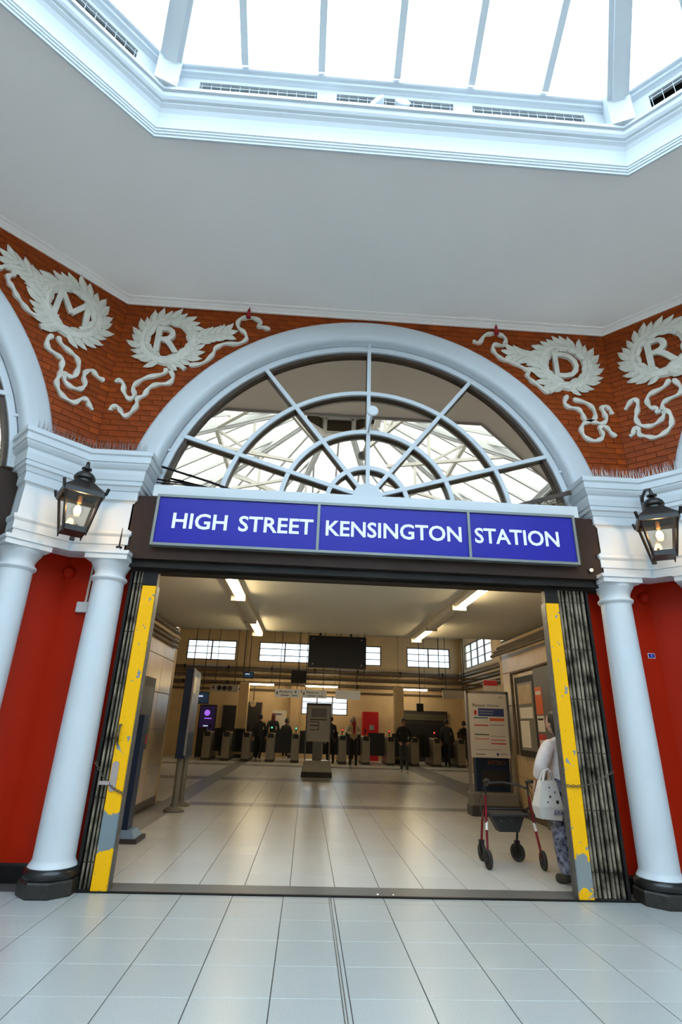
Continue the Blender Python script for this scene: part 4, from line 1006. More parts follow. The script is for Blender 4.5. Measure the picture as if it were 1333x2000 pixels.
# pale strip lamps under the gantry
for x, lb in ((-2.2,'yellow lit strip lamp over the left ticket gates'),(0.6,'yellow lit strip lamp over the middle ticket gates'),(4.6,'yellow lit strip lamp over the right ticket gates')):
    t = tag(empty('strip_lamp', (x,24.6,2.95)), lb, 'lamp', 'strip lamps behind the gantry')
    MB().box((-0.75,-0.06,0.03),(0.75,0.06,0.08)).build('housing', lamp_body, t); MB().tube([(-0.7,0,0),(0.7,0,0)],0.028,8).build('tube', lamp_tube, t)
    for xx in (-0.6,0.6): MB().tube([(xx,0,0.06),(xx,0,2.5)],0.008,6).build('rod', black_steel, t)

# ------------------------------------------------------------------ hanging signs and screens
def hang(x0,x1,z0,z1,y,label,txt=None,icons=False,m=hang_sign):
    t = tag(empty('hanging_sign', ((x0+x1)/2,y,z0)), label, 'sign', 'signs hung over the ticket gates'); w = (x1-x0)/2; h = z1-z0
    p = MB().box((-w,-0.05,0),(w,0.05,h)).build('panel', m, t)
    for xx in (-w*0.7,w*0.7): MB().tube([(xx,0,h),(xx,0,h+5.44-z1)],0.012,6).build('rod', black_steel, t)
    if txt:
        for wd, xo, ww in ((txt.split()[0],-0.06*w/0.45,w*1.0),(txt.split()[1],w*0.62,w*0.09)):
            o = text_mesh(wd, print_dark, 0.075, ww, 0.002, bold=0.01).build('lettering', print_dark, p); o.location = (xo,-0.05,h*0.68)
        MB().box((-w*0.55,-0.052,h*0.2),(w*0.1,-0.05,h*0.3)).build('small_print', print_grey, p); MB().box((w*0.3,-0.052,h*0.2),(w*0.75,-0.05,h*0.3)).build('small_print', print_grey, p)
        MB().prism([(-w*0.93,h*0.5),(-w*0.83,h*0.7),(-w*0.73,h*0.5),(-w*0.80,h*0.5),(-w*0.80,h*0.3),(-w*0.86,h*0.3),(-w*0.86,h*0.5)],-0.052,-0.05).build('arrow', print_dark, p)
    if icons:
        MB().prism([(-w*0.9,h*0.55),(-w*0.78,h*0.25),(-w*0.66,h*0.55),(-w*0.74,h*0.55),(-w*0.74,h*0.85),(-w*0.82,h*0.85),(-w*0.82,h*0.55)],-0.052,-0.05).build('arrow', print_dark, p)
        for q in (-0.35,0.02,0.4): MB().lathe([(0.085,0),(0.085,0.002)],16,c=(w*q,-0.05,h*0.5),axis='y').build('icon', print_dark if q < 0.3 else pipe_brown, p)
hang(-1.155,-0.246,2.257,2.538,20,'hanging sign reading Platform 1, left of the Platform 2 sign','Platform 1'); hang(-0.207,0.682,2.265,2.537,20,'hanging sign reading Platform 2, right of the Platform 1 sign','Platform 2')
hang(1.0,1.889,2.259,2.559,20,'blank white hanging sign right of the platform signs'); hang(4.881,5.748,2.404,2.69,20,'blank cream hanging sign at the right above the planned closures board', m=poster_paper)
hang(-3.441,-2.46,2.372,2.615,20,'cream hanging sign with arrow and round pictograms at the left', icons=True, m=poster_paper)
t = tag(empty('display_screen', (0.71,14.0,2.74)), 'large black display hung from the ceiling seen from behind', 'screen')
MB().bbox((-0.74,-0.10,0),(0.74,0.12,0.79),0.015).build('casing', dark_plastic, t)
for x in (-0.62,0.62):
    for z in (0.08,0.71): MB().lathe([(0.02,0),(0.018,0.006)],10,c=(x,-0.10,z),axis='y').build('fixing', steel_dull, t)
for x in (-0.45,0.35): MB().tube([(x,0,0.79),(x,0,2.7)],0.03,8).build('pole', black_steel, t)
def monitor(x,z,w,h,y,label,m,rod):
    t = tag(empty('monitor', (x,y,z)), label, 'monitor'); MB().bbox((-w/2,0,0),(w/2,0.12,h),0.01).build('casing', dark_plastic, t); MB().box((-w/2+0.03,-0.004,0.03),(w/2-0.03,0.001,h-0.03)).build('screen', m, t)
    if m is screen_blue:
        MB().box((-w*0.3,-0.006,h*0.55),(w*0.1,-0.003,h*0.7)).build('caption', screen_white, t)
    MB().tube([(0,0.06,h),(0,0.06,5.44-z)],0.015,6).build('rod', black_steel, t)
monitor(-2.25,2.93,0.40,0.24,21,'small monitor with blue picture above the left ticket gates',screen_blue,2.2)
monitor(-0.36,2.82,0.57,0.46,21,'dark brown hanging box above the Platform 1 sign',dark_void,2.1)
monitor(-3.9,1.98,0.55,0.42,21,'dark monitor left under the pictogram sign',screen_blue,3.0)
monitor(4.25,1.95,0.25,0.30,21,'small dark monitor hung right of the centre',dark_plastic,2.9)
t = tag(empty('info_screen', (-4.20,24.5,0)), 'tall black advertising screen glowing purple behind the gates', 'screen')
MB().bbox((-0.36,0,0),(0.36,0.12,2.05),0.02).build('casing', dark_plastic, t); MB().box((-0.31,-0.004,0.35),(0.31,0.001,1.98)).build('screen', screen_purple, t)
b = MB(); b.lathe([(0.12,0),(0.12,0.003)],18,c=(-0.02,-0.004,1.72),axis='y'); b.build('logo', screen_logo, t); MB().box((-0.12,-0.006,1.48),(0.18,-0.003,1.52)).build('caption', screen_logo, t)
for k in range(3): MB().box((-0.14,-0.006,0.9+0.14*k),(0.06,-0.003,0.95+0.14*k)).build('caption', screen_white, t)
t = tag(empty('wall_clock', (-2.35,24.9,2.15)), 'small pale round clock on the far wall at the left', 'clock'); MB().lathe([(0.13,0),(0.13,0.05),(0.12,0.055)],20,axis='y').build('case', pipe_cream, t)
b = MB(); b.bar((0,-0.06,0),(0,-0.06,0.09),0.012); b.bar((0,-0.06,0),(0.06,-0.06,0.02),0.012); b.build('hand', print_dark, t); MB().box((-0.02,-0.01,0.12),(0.02,0.03,0.9)).build('hanger', black_steel, t)
t = tag(empty('map_poster', (-1.2,YW-0.4,0)), 'white framed map poster on a stand behind the left gates', 'poster'); MB().box((-0.31,-0.02,1.19),(0.31,0.02,1.93)).build('sheet', poster_paper, t)
MB().box((-0.25,-0.024,1.75),(0.1,-0.02,1.8)).build('caption', print_blue, t)
for x in (-0.28,0.28): MB().box((x-0.02,-0.015,0),(x+0.02,0.015,1.2)).build('leg', steel_dull, t)
t = tag(empty('red_machine', (2.87,25.5,0)), 'bright red vending machine behind the ticket gates', 'machine'); MB().bbox((-0.36,-0.2,0),(0.36,0.3,2.0),0.03).build('cabinet', machine_red, t)
MB().box((-0.05,-0.21,1.25),(0.15,-0.2,1.45)).build('window', print_grey, t); MB().box((-0.3,-0.21,0.5),(0.3,-0.2,0.7)).build('tray', dark_plastic, t)

# ------------------------------------------------------------------ ticket gates
def gate_proto():
    t = empty('ticket_gate'); t['category'] = 'ticket gate'
    b = MB(); b.prism([(-0.15,0.0),(0.15,0.0),(0.15,0.98),(0.11,1.02),(-0.11,1.02),(-0.15,0.98)],0.02,1.6); b.build('cabinet', gate_body, t)
    MB().box((-0.155,0.0,0),(0.155,1.62,0.09)).build('plinth', dark_foot, t)
    MB().bbox((-0.11,0.0,0.86),(0.11,0.03,1.03),0.02).build('nose', dark_plastic, t)
    MB().lathe([(0.085,1.02),(0.08,1.045)],16,c=(0,0.22,0)).build('reader', yellow_pad, t)
    b = MB(); b.box((-0.50,0.75,0.30),(-0.155,0.78,1.15)); b.build('flap', dark_plastic, t)
    b = MB(); b.box((0.155,0.75,0.30),(0.50,0.78,1.15)); b.build('flap', dark_plastic, t)
    MB().box((-0.02,0.48,1.0),(0.02,0.54,1.25)).build('post', dark_plastic, t)
    MB().box((-0.045,0.46,1.18),(0.045,0.48,1.28)).build('signal_head', dark_plastic, t)
    return t
gp = gate_proto(); gx = [-3.80,-3.06,-2.28,-1.35,-0.38,0.55,1.48,2.40,3.38,4.34,5.22,6.2]
ordn = ['first','second','third','fourth','fifth','sixth','seventh','eighth','ninth','tenth','eleventh','twelfth']
glow = {3:led_green,4:led_green,8:led_red,10:led_red,6:led_red}
for i,x in enumerate(gx):
    o = gp if i == 0 else copy_tree(gp); o.location = (x,22.6,0)
    tag(o, 'grey steel ticket gate, %s from the left in the row' % ordn[i], 'ticket gate', 'row of ticket gates')
for i,x in enumerate(gx):
    root = [q for q in bpy.data.objects if q.parent is None and q.name.startswith('ticket_gate') and abs(q.location.x-x) < 0.01][0]
    m = glow.get(i, dark_plastic); MB().lathe([(0.03,0),(0.03,0.004)],10,c=(0,0.46,1.23),axis='y').build('signal', m, root)

# ------------------------------------------------------------------ stands and boards
t = tag(empty('info_totem', (-2.12,10.42,0), R(4)), 'tall dark blue totem sign on two posts with round feet', 'sign stand')
MB().bbox((-0.075,-0.50,0.80),(0.075,0.50,2.26),0.01).build('panel', blue_stand, t); MB().box((0.075,-0.42,1.20),(0.082,0.42,2.15)).build('poster', mat('dark_map_poster',(0.075,0.07,0.08),0.4), t); MB().box((0.076,-0.44,1.85),(0.084,-0.12,2.12)).build('notice', poster_paper, t); MB().box((0.06,-0.52,0.85),(0.09,-0.48,2.26)).build('edge_trim', metal_grey, t)
for y in (-0.34,0.34):
    MB().tube([(0,y,0.05),(0,y,0.85)],0.055,14).build('post', grey_stand, t); MB().lathe([(0.17,0),(0.17,0.03),(0.13,0.06),(0.06,0.075)],20,c=(0,y,0)).build('foot', grey_stand, t)
t = tag(empty('leaflet_stand', (-2.12,7.72,0), R(0)), 'narrow dark blue stand with flared pale foot behind the left gate', 'stand')
b = MB(); b.add([(-0.18,-0.2,0.0),(0.16,-0.2,0.0),(0.16,0.2,0.0),(-0.18,0.2,0.0),(-0.12,-0.12,0.13),(0.06,-0.12,0.13),(0.06,0.12,0.13),(-0.12,0.12,0.13)],[(0,3,2,1),(4,5,6,7),(0,1,5,4),(1,2,6,5),(2,3,7,6),(3,0,4,7)]); b.build('foot', pale_blue_stand, t)
MB().box((-0.18,-0.2,0),(0.16,0.2,0.05)).build('base', dark_foot, t); MB().box((-0.08,-0.1,0.12),(0.0,0.1,1.45)).build('panel', blue_stand, t)
# planned closures board
t = tag(empty('closures_board', (3.42,10.55,0)), 'white Planned closures notice board on a metal stand at the right wall', 'notice board')
b = MB(); b.bbox((-0.42,-0.16,0.16),(0.42,0.16,0.36),0.015); b.build('base_box', grey_stand, t); MB().bbox((-0.44,-0.18,0),(0.44,0.18,0.17),0.02).build('foot', dark_foot, t)
for x in (-0.39,0.39): MB().box((x-0.025,-0.03,0.35),(x+0.025,0.03,2.08)).build('post', metal_grey, t)
MB().box((-0.40,-0.03,2.04),(0.40,0.03,2.09)).build('top_rail', metal_grey, t)
p = MB().box((-0.365,-0.035,0.93),(0.365,0.0,2.04)).build('poster', poster_paper, t)
def txt(par, s_, x, z, h, w=None, m=print_dark, y=-0.035):
    o = text_mesh(s_, m, h, w, 0.001, bold=0.008).build('lettering', m, par); o.location = (x,y,z); return o
txt(p,'Planned',-0.175,1.83,0.055,0.235); txt(p,'closures',0.095,1.835,0.05,0.245)
MB().box((-0.19,-0.037,1.64),(0.30,-0.035,1.78)).build('panel', print_blue, p); MB().box((-0.17,-0.039,1.725),(0.10,-0.037,1.740)).build('small_print', print_grey, p); MB().box((-0.17,-0.039,1.68),(0.09,-0.037,1.695)).build('small_print', print_grey, p)
MB().box((-0.27,-0.037,1.66),(-0.22,-0.035,1.74)).build('mark', print_red, p)
for (x0,x1,z,h,m) in ((-0.28,-0.01,1.60,0.022,print_teal),(0.02,0.30,1.56,0.05,print_orange),(-0.28,-0.01,1.47,0.02,print_red),(0.02,0.30,1.48,0.02,print_grey),(-0.28,-0.01,1.31,0.02,print_green),(0.02,0.30,1.29,0.012,print_grey),(-0.28,-0.01,1.235,0.018,print_pink),(0.02,0.30,1.22,0.02,print_pink),(0.02,0.30,1.16,0.02,print_red),(-0.28,0.2,1.06,0.012,print_grey),(-0.28,-0.1,0.98,0.012,print_dark),(0.18,0.31,0.985,0.02,print_grey)):
    MB().box((x0,-0.037,z),(x1,-0.035,z+h)).build('print_bar', m, p)
MB().lathe([(0.03,0),(0.03,0.002)],4,c=(0.13,-0.035,0.99),axis='y').build('mark', print_blue, p)
for k in range(3): MB().box((0.23+0.025*k,-0.037,1.96),(0.245+0.025*k,-0.035,2.0)).build('mark', print_grey, p)
t = tag(empty('newspaper_bin', (3.52,10.88,0)), 'dark blue METRO newspaper bin behind the planned closures board', 'newspaper bin')
MB().bbox((-0.32,-0.12,0),(0.32,0.06,0.92),0.015).build('bin', blue_stand, t); txt(t,'METRO',0.08,0.84,0.07,0.34,mat('print_rust',(0.22,0.06,0.02),0.6),-0.121); MB().box((-0.22,-0.13,0.45),(0.26,-0.12,0.7)).build('slot', dark_void, t)
t = tag(empty('small_poster', (3.62,10.92,2.08)), 'small red and white placard on top behind the planned closures board', 'placard'); MB().box((-0.13,-0.02,0),(0.15,0.0,0.25)).build('sheet', poster_paper, t); MB().box((-0.13,-0.023,0.14),(0.15,-0.02,0.24)).build('band', print_red, t)
# centre stand
t = tag(empty('notice_stand', (0.37,17.1,0)), 'freestanding notice board with heavy base in the middle of the concourse', 'notice board')
b = MB(); b.add([(-0.43,-0.28,0.14),(0.43,-0.28,0.14),(0.43,0.28,0.14),(-0.43,0.28,0.14),(-0.38,-0.22,0.43),(0.38,-0.22,0.43),(0.38,0.22,0.43),(-0.38,0.22,0.43)],[(0,3,2,1),(4,5,6,7),(0,1,5,4),(1,2,6,5),(2,3,7,6),(3,0,4,7)]); b.build('base_box', gate_body, t)
MB().bbox((-0.44,-0.29,0),(0.44,0.29,0.15),0.02).build('foot', dark_foot, t)
for x in (-0.355,0.355): MB().box((x-0.02,-0.03,0.4),(x+0.02,0.03,1.98)).build('post', grey_stand, t)
MB().box((-0.14,-0.03,0.4),(0.12,0.03,0.95)).build('support', grey_stand, t); MB().box((-0.375,-0.04,1.93),(0.375,0.04,2.0)).build('top_rail', dark_foot, t)
p = MB().box((-0.335,-0.035,0.93),(0.335,0.02,1.93)).build('poster', poster_paper, t)
for (x0,x1,z,h) in ((-0.25,0.25,1.52,0.03),(-0.25,0.0,1.46,0.02),(-0.25,0.02,1.36,0.025),(-0.25,0.0,1.24,0.02),(0.0,0.02,1.24,0.24)): MB().box((x0,-0.037,z),(x1,-0.035,z+h)).build('print_bar', print_dark, p)
MB().box((-0.22,-0.037,1.6),(0.24,-0.035,1.85)).build('print_bar', print_grey, p)
# notice frames on the right wall
t = tag(empty('notice_case', (XR,9.75,0.99)), 'dark framed notice case on the right tiled wall', 'notice case')
b = MB(); b.box((-0.06,-0.46,0),(0,0.46,1.33)); b.build('frame', dark_void, t); MB().box((-0.066,-0.36,0.10),(-0.058,0.34,1.22)).build('glass_board', mat('notice_board_grey',(0.13,0.12,0.10),0.3), t)
for (y0,y1,z0,z1) in ((-0.3,0.3,0.86,1.18),(-0.3,0.28,0.62,0.80),(-0.1,0.3,0.15,0.58)): MB().box((-0.069,y0,z0),(-0.066,y1,z1)).build('notice', poster_paper if z0 < 0.8 else pipe_cream, t)
t = tag(empty('poster_cabinet', (XR,8.95,0)), 'tall grey cabinet with three posters next to the notice case', 'cabinet')
MB().box((-0.09,-0.36,0),(0,0.30,2.40)).build('cabinet_body', mat('grey_cabinet',(0.11,0.10,0.09),0.5), t)
for (z0,z1,m1,lb) in ((1.66,2.09,print_orange,'orange film poster'),(1.40,1.64,poster_paper,'white leaflet'),(0.80,1.36,print_red,'red poster')):
    q = MB().box((-0.094,0.01,z0),(-0.09,0.28,z1)).build('poster', m1, t); q['label'] = lb
    MB().box((-0.097,0.04,z0+(z1-z0)*0.72),(-0.094,0.25,z0+(z1-z0)*0.85)).build('caption', poster_paper if m1 is not poster_paper else print_dark, q)
t = tag(empty('framed_poster', (XL+0.015,9.05,0.94)), 'grey framed poster on the left tiled wall behind the gate', 'poster')
MB().box((0,-0.55,0),(0.05,0.60,1.10)).build('frame', mat('poster_frame_grey',(0.06,0.055,0.05),0.5), t); MB().box((0.05,-0.48,0.08),(0.055,0.53,0.95)).build('sheet', mat('poster_grey',(0.085,0.08,0.075),0.4), t); MB().box((0.055,-0.48,0.08),(0.057,0.53,0.22)).build('band', print_red, t)

# ------------------------------------------------------------------ folding gates
def folding(side):
    s_ = -1 if side == 'left' else 1
    px = -1.7125 if side == 'left' else 2.603
    t = tag(empty('folding_gate', (px,5.62,0)), 'folded steel lattice gate with chipped yellow end post on the %s of the entrance' % side, 'gate', 'folding entrance gates')
    pm = yellow_L if side == 'left' else yellow_R
    MB().bbox((-0.072,-0.05,0.012),(0.072,0.03,2.70),0.006).build('end_post', pm, t)
    MB().box((-0.074,-0.052,2.70),(0.074,0.032,2.85)).build('post_head', black_steel, t)
    sidem = MB(); x = -s_*0.074; sidem.box((min(x,x-s_*0.006),-0.045,0.012),(max(x,x-s_*0.006),0.06,2.70)); sidem.build('post_edge', mat('worn_grey_edge',(0.09,0.085,0.08),0.5,var=0.3,scale=20), t)
    n = 3 if side == 'left' else 7; hw_ = 0.008 if side == 'left' else 0.011; pitch = 0.036 if side == 'left' else 0.044; x0 = 0.095
    for i in range(n):
        x = s_*(x0+pitch*i); dy = 0.012*(i % 2)
        b = MB(); b.box((x-hw_,-0.03+dy,0.02),(x+hw_,-0.022+dy,2.85)); b.box((x-hw_,-0.022+dy,0.02),(x-hw_+0.004,0.0+dy,2.85)); b.box((x+hw_-0.004,-0.022+dy,0.02),(x+hw_,0.0+dy,2.85)); b.build('lattice_upright', rust_steel, t)
    for k in range(11):
        z = 0.22+0.25*k
        for i in range(n-1):
            xa = s_*(x0+pitch*i); xb = s_*(x0+pitch*(i+1))
            MB().bar((xa,0.012,z),(xb,0.012,z+(0.2 if (i+k) % 2 else -0.2)),0.004,0.016,up=(1,0,0)).build('lattice_link', black_steel, t)
        if k % 2 == 0:
            b = MB()
            for i in range(n): x = s_*(x0+pitch*i); b.lathe([(0.007,0),(0.005,0.006)],6,c=(x,-0.03+0.012*(i%2),z),axis='y')
            tag(b.build('rivet_row', black_steel, t), kind='stuff')
    xe = s_*(x0+pitch*(n-0.35)); b = MB(); b.box((min(xe,xe+s_*0.028),-0.04,0.0),(max(xe,xe+s_*0.028),0.06,2.85)); b.build('jamb_channel', black_steel, t)
    xb = s_*0.08; xe2 = s_*(x0+pitch*n); b = MB(); b.box((min(xb,xe2),0.03,0.0),(max(xb,xe2),0.05,2.85)); b.build('gap_shade_plate', black_steel, t)  # black sheet added to paint the shade in the gaps between uprights
    if side == 'left':
        b = MB(); b.tube([(-0.045,-0.05,1.34),(-0.045,-0.085,1.345),(-0.045,-0.085,1.17),(-0.045,-0.05,1.165)],0.011,8); b.build('handle', rust_steel, t)
        pl = MB(); pl.prism([(0.032*math.cos(R(18*i)),(0.095 if i <= 10 else -0.095)+0.032*math.sin(R(18*i))) for i in range(20)],-0.058,-0.049); o = pl.build('lock_plate', mat('pale_lock_plate',(0.42,0.33,0.31),0.35,metal=0.3), t); o.location = (-0.03,0,0.90)
        MB().bbox((-0.15,-0.075,0.83),(-0.055,-0.058,0.86),0.004).build('bolt', mat('pale_lock_plate',(0.42,0.33,0.31),0.35), t)
        A, B = Vector((-0.22,-0.06,1.02)), Vector((0.085,-0.06,0.76))
    else: A, B = Vector((-0.085,-0.065,0.93)), Vector((0.40,-0.06,1.06))
    b = MB(); nl = 17
    for i in range(nl):
        f = (i+0.5)/nl; c = A+(B-A)*f; c.z -= 0.05*math.sin(math.pi*f); d = (B-A).normalized(); L_ = (B-A).length/nl*0.75
        u = Vector((0,1,0)) if i % 2 else d.cross(Vector((0,1,0)))
        pts = [c+d*L_*math.cos(2*math.pi*j/8)+u*0.009*math.sin(2*math.pi*j/8) for j in range(9)]; b.tube(pts,0.0032,5,cap=False)
    tag(b.build('chain', mat('rusty_chain',(0.12,0.095,0.075),0.45,metal=0.7,var=0.4,scale=60), t), kind='stuff')
folding('left'); folding('right')

# ------------------------------------------------------------------ people
def skin_body(nodes, edges, labels_of_edge, mats, root=0, sub=2):
    me = bpy.data.meshes.new('skin_tmp'); me.from_pydata([n[0] for n in nodes], edges, [])
    ob = bpy.data.objects.new('skin_tmp', me); COL.objects.link(ob)
    sk_ = ob.modifiers.new('s','SKIN'); sk_.use_smooth_shade = True; sk_.branch_smoothing = 0.6
    for i,n in enumerate(nodes): me.skin_vertices[0].data[i].radius = n[1] if isinstance(n[1], tuple) else (n[1],n[1]); me.skin_vertices[0].data[i].use_root = (i == root)
    sb_2 = ob.modifiers.new('b','SUBSURF'); sb_2.levels = sub; sb_2.render_levels = sub
    dg = bpy.context.evaluated_depsgraph_get(); dg.update()
    out = bpy.data.meshes.new_from_object(ob.evaluated_get(dg)); bpy.data.objects.remove(ob); bpy.data.meshes.remove(me)
    b = MB(); b.v = [tuple(v.co) for v in out.vertices]
    segs = [(Vector(nodes[a][0]), Vector(nodes[c][0]), labels_of_edge[i]) for i,(a,c) in enumerate(edges)]
    for p in out.polygons:
        c = p.center; best = 1e9; bl = 0
        for a,q,l in segs:
            d = q-a; t_ = max(0,min(1,(c-a).dot(d)/max(1e-9,d.length_squared))); ds = (c-(a+d*t_)).length
            if ds < best: best = ds; bl = l
        b.f.append(tuple(p.vertices)); b.m.append(bl); b.s.append(True)
    bpy.data.meshes.remove(out)
    return b
def add_hand(b, wrist, d, side, mi, s=1.0):
    d = Vector(d).normalized(); sd = Vector((side,0,0)); sd = (sd-d*sd.dot(d)).normalized(); nr = d.cross(sd)
    w = Vector(wrist); b.bar(w-d*0.01, w+d*0.085*s, 0.075*s, 0.028*s, up=nr, mi=mi)
    for k,(off,l) in enumerate(((-0.029,0.066),(-0.010,0.078),(0.010,0.074),(0.029,0.058))):
        p = w+d*0.08*s+sd*off*s; q = p+d*l*0.55*s-nr*0.008; e = q+d*l*0.4*s-nr*0.022*s; b.tube([p,q,e],[0.0095*s,0.009*s,0.007*s],6,mi)
    p = w+d*0.03*s-sd*0.035*s; b.tube([p,p+d*0.035*s-sd*0.022*s,p+d*0.065*s-sd*0.026*s-nr*0.01],[0.011*s,0.010*s,0.008*s],6,mi)
def add_head(b, c, r=0.085, mi=0, eye=1):
    # facing -y; egg-shaped skull, jaw, nose, eyes, mouth, ears
    c = Vector(c); n, m = 14, 10; vs = []; fs = []
    for i in range(m+1):
        t_ = math.pi*i/m; z = -math.cos(t_); rr = math.sin(t_); k = 1.0 if z > -0.1 else 1.0-0.22*(-z-0.1)
        for j in range(n):
            a = 2*math.pi*j/n; x = rr*math.cos(a)*0.074*k; y = rr*math.sin(a)*0.092*k-(0.012 if z < -0.3 else 0); vs.append(c+Vector((x,y,z*0.112)))
    for i in range(m):
        for j in range(n): fs.append((i*n+j,i*n+(j+1)%n,(i+1)*n+(j+1)%n,(i+1)*n+j))
    b.add(vs, fs, mi, True)
    b.add([c+Vector((0,-0.118,-0.022)),c+Vector((-0.016,-0.088,-0.028)),c+Vector((0.016,-0.088,-0.028)),c+Vector((0,-0.088,0.018)),c+Vector((0,-0.092,-0.034))],[(0,3,1),(0,2,3),(0,1,4),(0,4,2)],mi)
    for sx in (-1,1):
        b.ball(c+Vector((sx*0.030,-0.082,0.008)),0.010,6,4,eye); b.ball(c+Vector((sx*0.075,0.005,-0.004)),(0.010,0.018,0.028),6,5,mi)
    b.bar(c+Vector((-0.022,-0.086,-0.056)),c+Vector((0.022,-0.086,-0.056)),0.01,0.008,mi=eye)
def person(x, y, face, h, mats, hair, label, stride=0.10, arms='down', hairlen=0.12, scarf=None, bulk=1.0, lean=0.0):
    # mats: skin, coat, trousers, shoes, eye
    k = h/1.70; B = bulk
    t = tag(empty('person', (x,y,0), face), label, 'person', 'people in the ticket hall')
    N = []; E = []; Lb = []
    def nd(p, r): N.append(((p[0]*k,p[1]*k,p[2]*k), (r[0]*k,r[1]*k) if isinstance(r,tuple) else r*k)); return len(N)-1
    def ed(a, c, l): E.append((a,c)); Lb.append(l)
    pel = nd((0,0,0.92),(0.135*B,0.105*B)); sp1 = nd((0,-0.01+lean*0.3,1.12),(0.125*B,0.10*B)); ch = nd((0,lean*0.7,1.32),(0.155*B,0.11*B)); nk = nd((0,lean,1.455),0.052); hd = nd((0,lean-0.005,1.53),0.05)
    ed(pel,sp1,1); ed(sp1,ch,1); ed(ch,nk,1); ed(nk,hd,0)
    wr_ = []
    for sx in (-1,1):
        sh = nd((sx*0.165,lean*0.8,1.385),0.068*B)
        if arms == 'front': el = nd((sx*0.235,-0.02,1.14),0.058*B); w = nd((sx*0.07,-0.20,1.10),0.042)
        elif arms == 'pocket': el = nd((sx*0.255,0.05,1.12),0.056*B); w = nd((sx*0.16,-0.07,0.95),0.045)
        else: el = nd((sx*0.235,0.02+sx*stride*0.5,1.12),0.052*B); w = nd((sx*0.235,-0.06+sx*stride,0.88),0.038)
        ed(ch,sh,1); ed(sh,el,1); ed(el,w,1); wr_.append((sx,el,w))
        s2 = sx*stride
        hp = nd((sx*0.085,0,0.86),0.098*B); kn = nd((sx*0.09,-s2*0.7-0.015,0.48),0.066); an = nd((sx*0.09,-s2*1.0+0.03,0.09),0.046); hl = nd((sx*0.09,-s2*1.0+0.045,0.045),0.042); to = nd((sx*0.10,-s2*1.0-0.13,0.035),(0.045,0.032))
        ed(pel,hp,2); ed(hp,kn,2); ed(kn,an,2); ed(an,hl,3); ed(hl,to,3)
    b = skin_body(N, E, Lb, mats)
    for sx,el,w in wr_:
        a, c = Vector(N[el][0]), Vector(N[w][0]); add_hand(b, c+(c-a).normalized()*0.02, c-a, sx, 0, k)
    add_head(b, (0,(lean-0.015)*k,1.60*k), mi=0, eye=4)
    zmin = min(v[2] for v in b.v); b.v = [(v[0],v[1],v[2]-zmin) for v in b.v]
    b.build('body', mats, t)
    c = Vector((0,(lean-0.005)*k,1.615*k-zmin)); hb = MB(); n, m = 14, 8; vs = []; fs = []
    for i in range(m+1):
        t_ = R(95)*i/m; z = math.cos(t_); rr = math.sin(t_)
        for j in range(n):
            a = 2*math.pi*j/n; fy = math.sin(a); dz = 0
            if i == m: dz = 0.03 if fy < -0.5 else -hairlen
            elif i == m-1: dz = 0.03 if fy < -0.5 else -hairlen*0.35
            vs.append(c+Vector((rr*math.cos(a)*0.088, rr*fy*0.104+0.006, z*0.118+dz-0.005)))
    for i in range(m):
        for j in range(n): fs.append((i*n+j,(i+1)*n+j,(i+1)*n+(j+1)%n,i*n+(j+1)%n))
    hb.add(vs, fs, 0, True); hb.build('hair', hair, t)
    if scarf: MB().lathe([(0.075,1.40*k),(0.095,1.43*k),(0.09,1.48*k),(0.07,1.50*k)],14,c=(0,lean*k,-zmin)).add([(-0.05,-0.135*k,1.42*k),(0.05,-0.135*k,1.42*k),(0.04,-0.15*k,1.12*k),(-0.04,-0.15*k,1.12*k),(-0.05,-0.115*k,1.42*k),(0.05,-0.115*k,1.42*k),(0.04,-0.125*k,1.12*k),(-0.04,-0.125*k,1.12*k)],[(0,3,2,1),(4,5,6,7),(0,1,5,4),(1,2,6,5),(2,3,7,6),(3,0,4,7)]).build('scarf', scarf, t)
    return t
person(1.75,20.88,R(5),1.72,[skin,coat_cream,trous_black,shoe_white,hair_dark],hair_blond,'person in cream jacket and red scarf walking from the gates',0.10,'front',0.22,scarf_red,1.08)
person(3.37,19.55,R(-8),1.68,[skin,coat_dark,jeans,shoe_white,hair_dark],hair_dark,'person in black jacket and grey jeans walking from the gates',0.13,'pocket',0.06,None,1.08)
person(1.95,24.4,R(160),1.66,[skin,top_blue,trous_black,shoe_white,hair_dark],hair_dark,'person in pale blue shirt passing through the gates',0.12,'down',0.04,None,1.0,-0.10)
person(-1.82,22.98,R(175),1.70,[skin,coat_dark,trous_black,shoe_white,hair_dark],hair_dark,'person in dark coat inside the third gate lane',0.12,'down',0.06)
person(-1.40,24.6,R(190),1.78,[skin,coat_dark,trous_black,shoe_dark,hair_dark],hair_red,'red haired person in black coat with back turned at the gates',0.08,'down',0.20,None,1.12)
person(-0.85,25.2,R(170),1.58,[skin,coat_dark,trous_black,shoe_white,hair_dark],hair_dark,'short person in black coat beyond the fourth gate lane',0.06,'down',0.05,None,1.1)
person(1.01,22.98,R(200),1.70,[skin,coat_dark,trous_black,shoe_dark,hair_dark],hair_dark,'person in black half hidden behind the middle notice board',0.08,'down',0.05)
person(5.71,22.98,R(150),1.74,[skin,coat_dark,trous_black,shoe_dark,hair_dark],hair_dark,'person in black beside the tenth gate left of the closures board',0.09,'down',0.05,None,1.05)
person(6.65,23.8,R(185),1.70,[skin,coat_dark,trous_black,shoe_white,hair_dark],hair_dark,'person in black at the far right gate lane',0.09,'down',0.05,None,1.05)

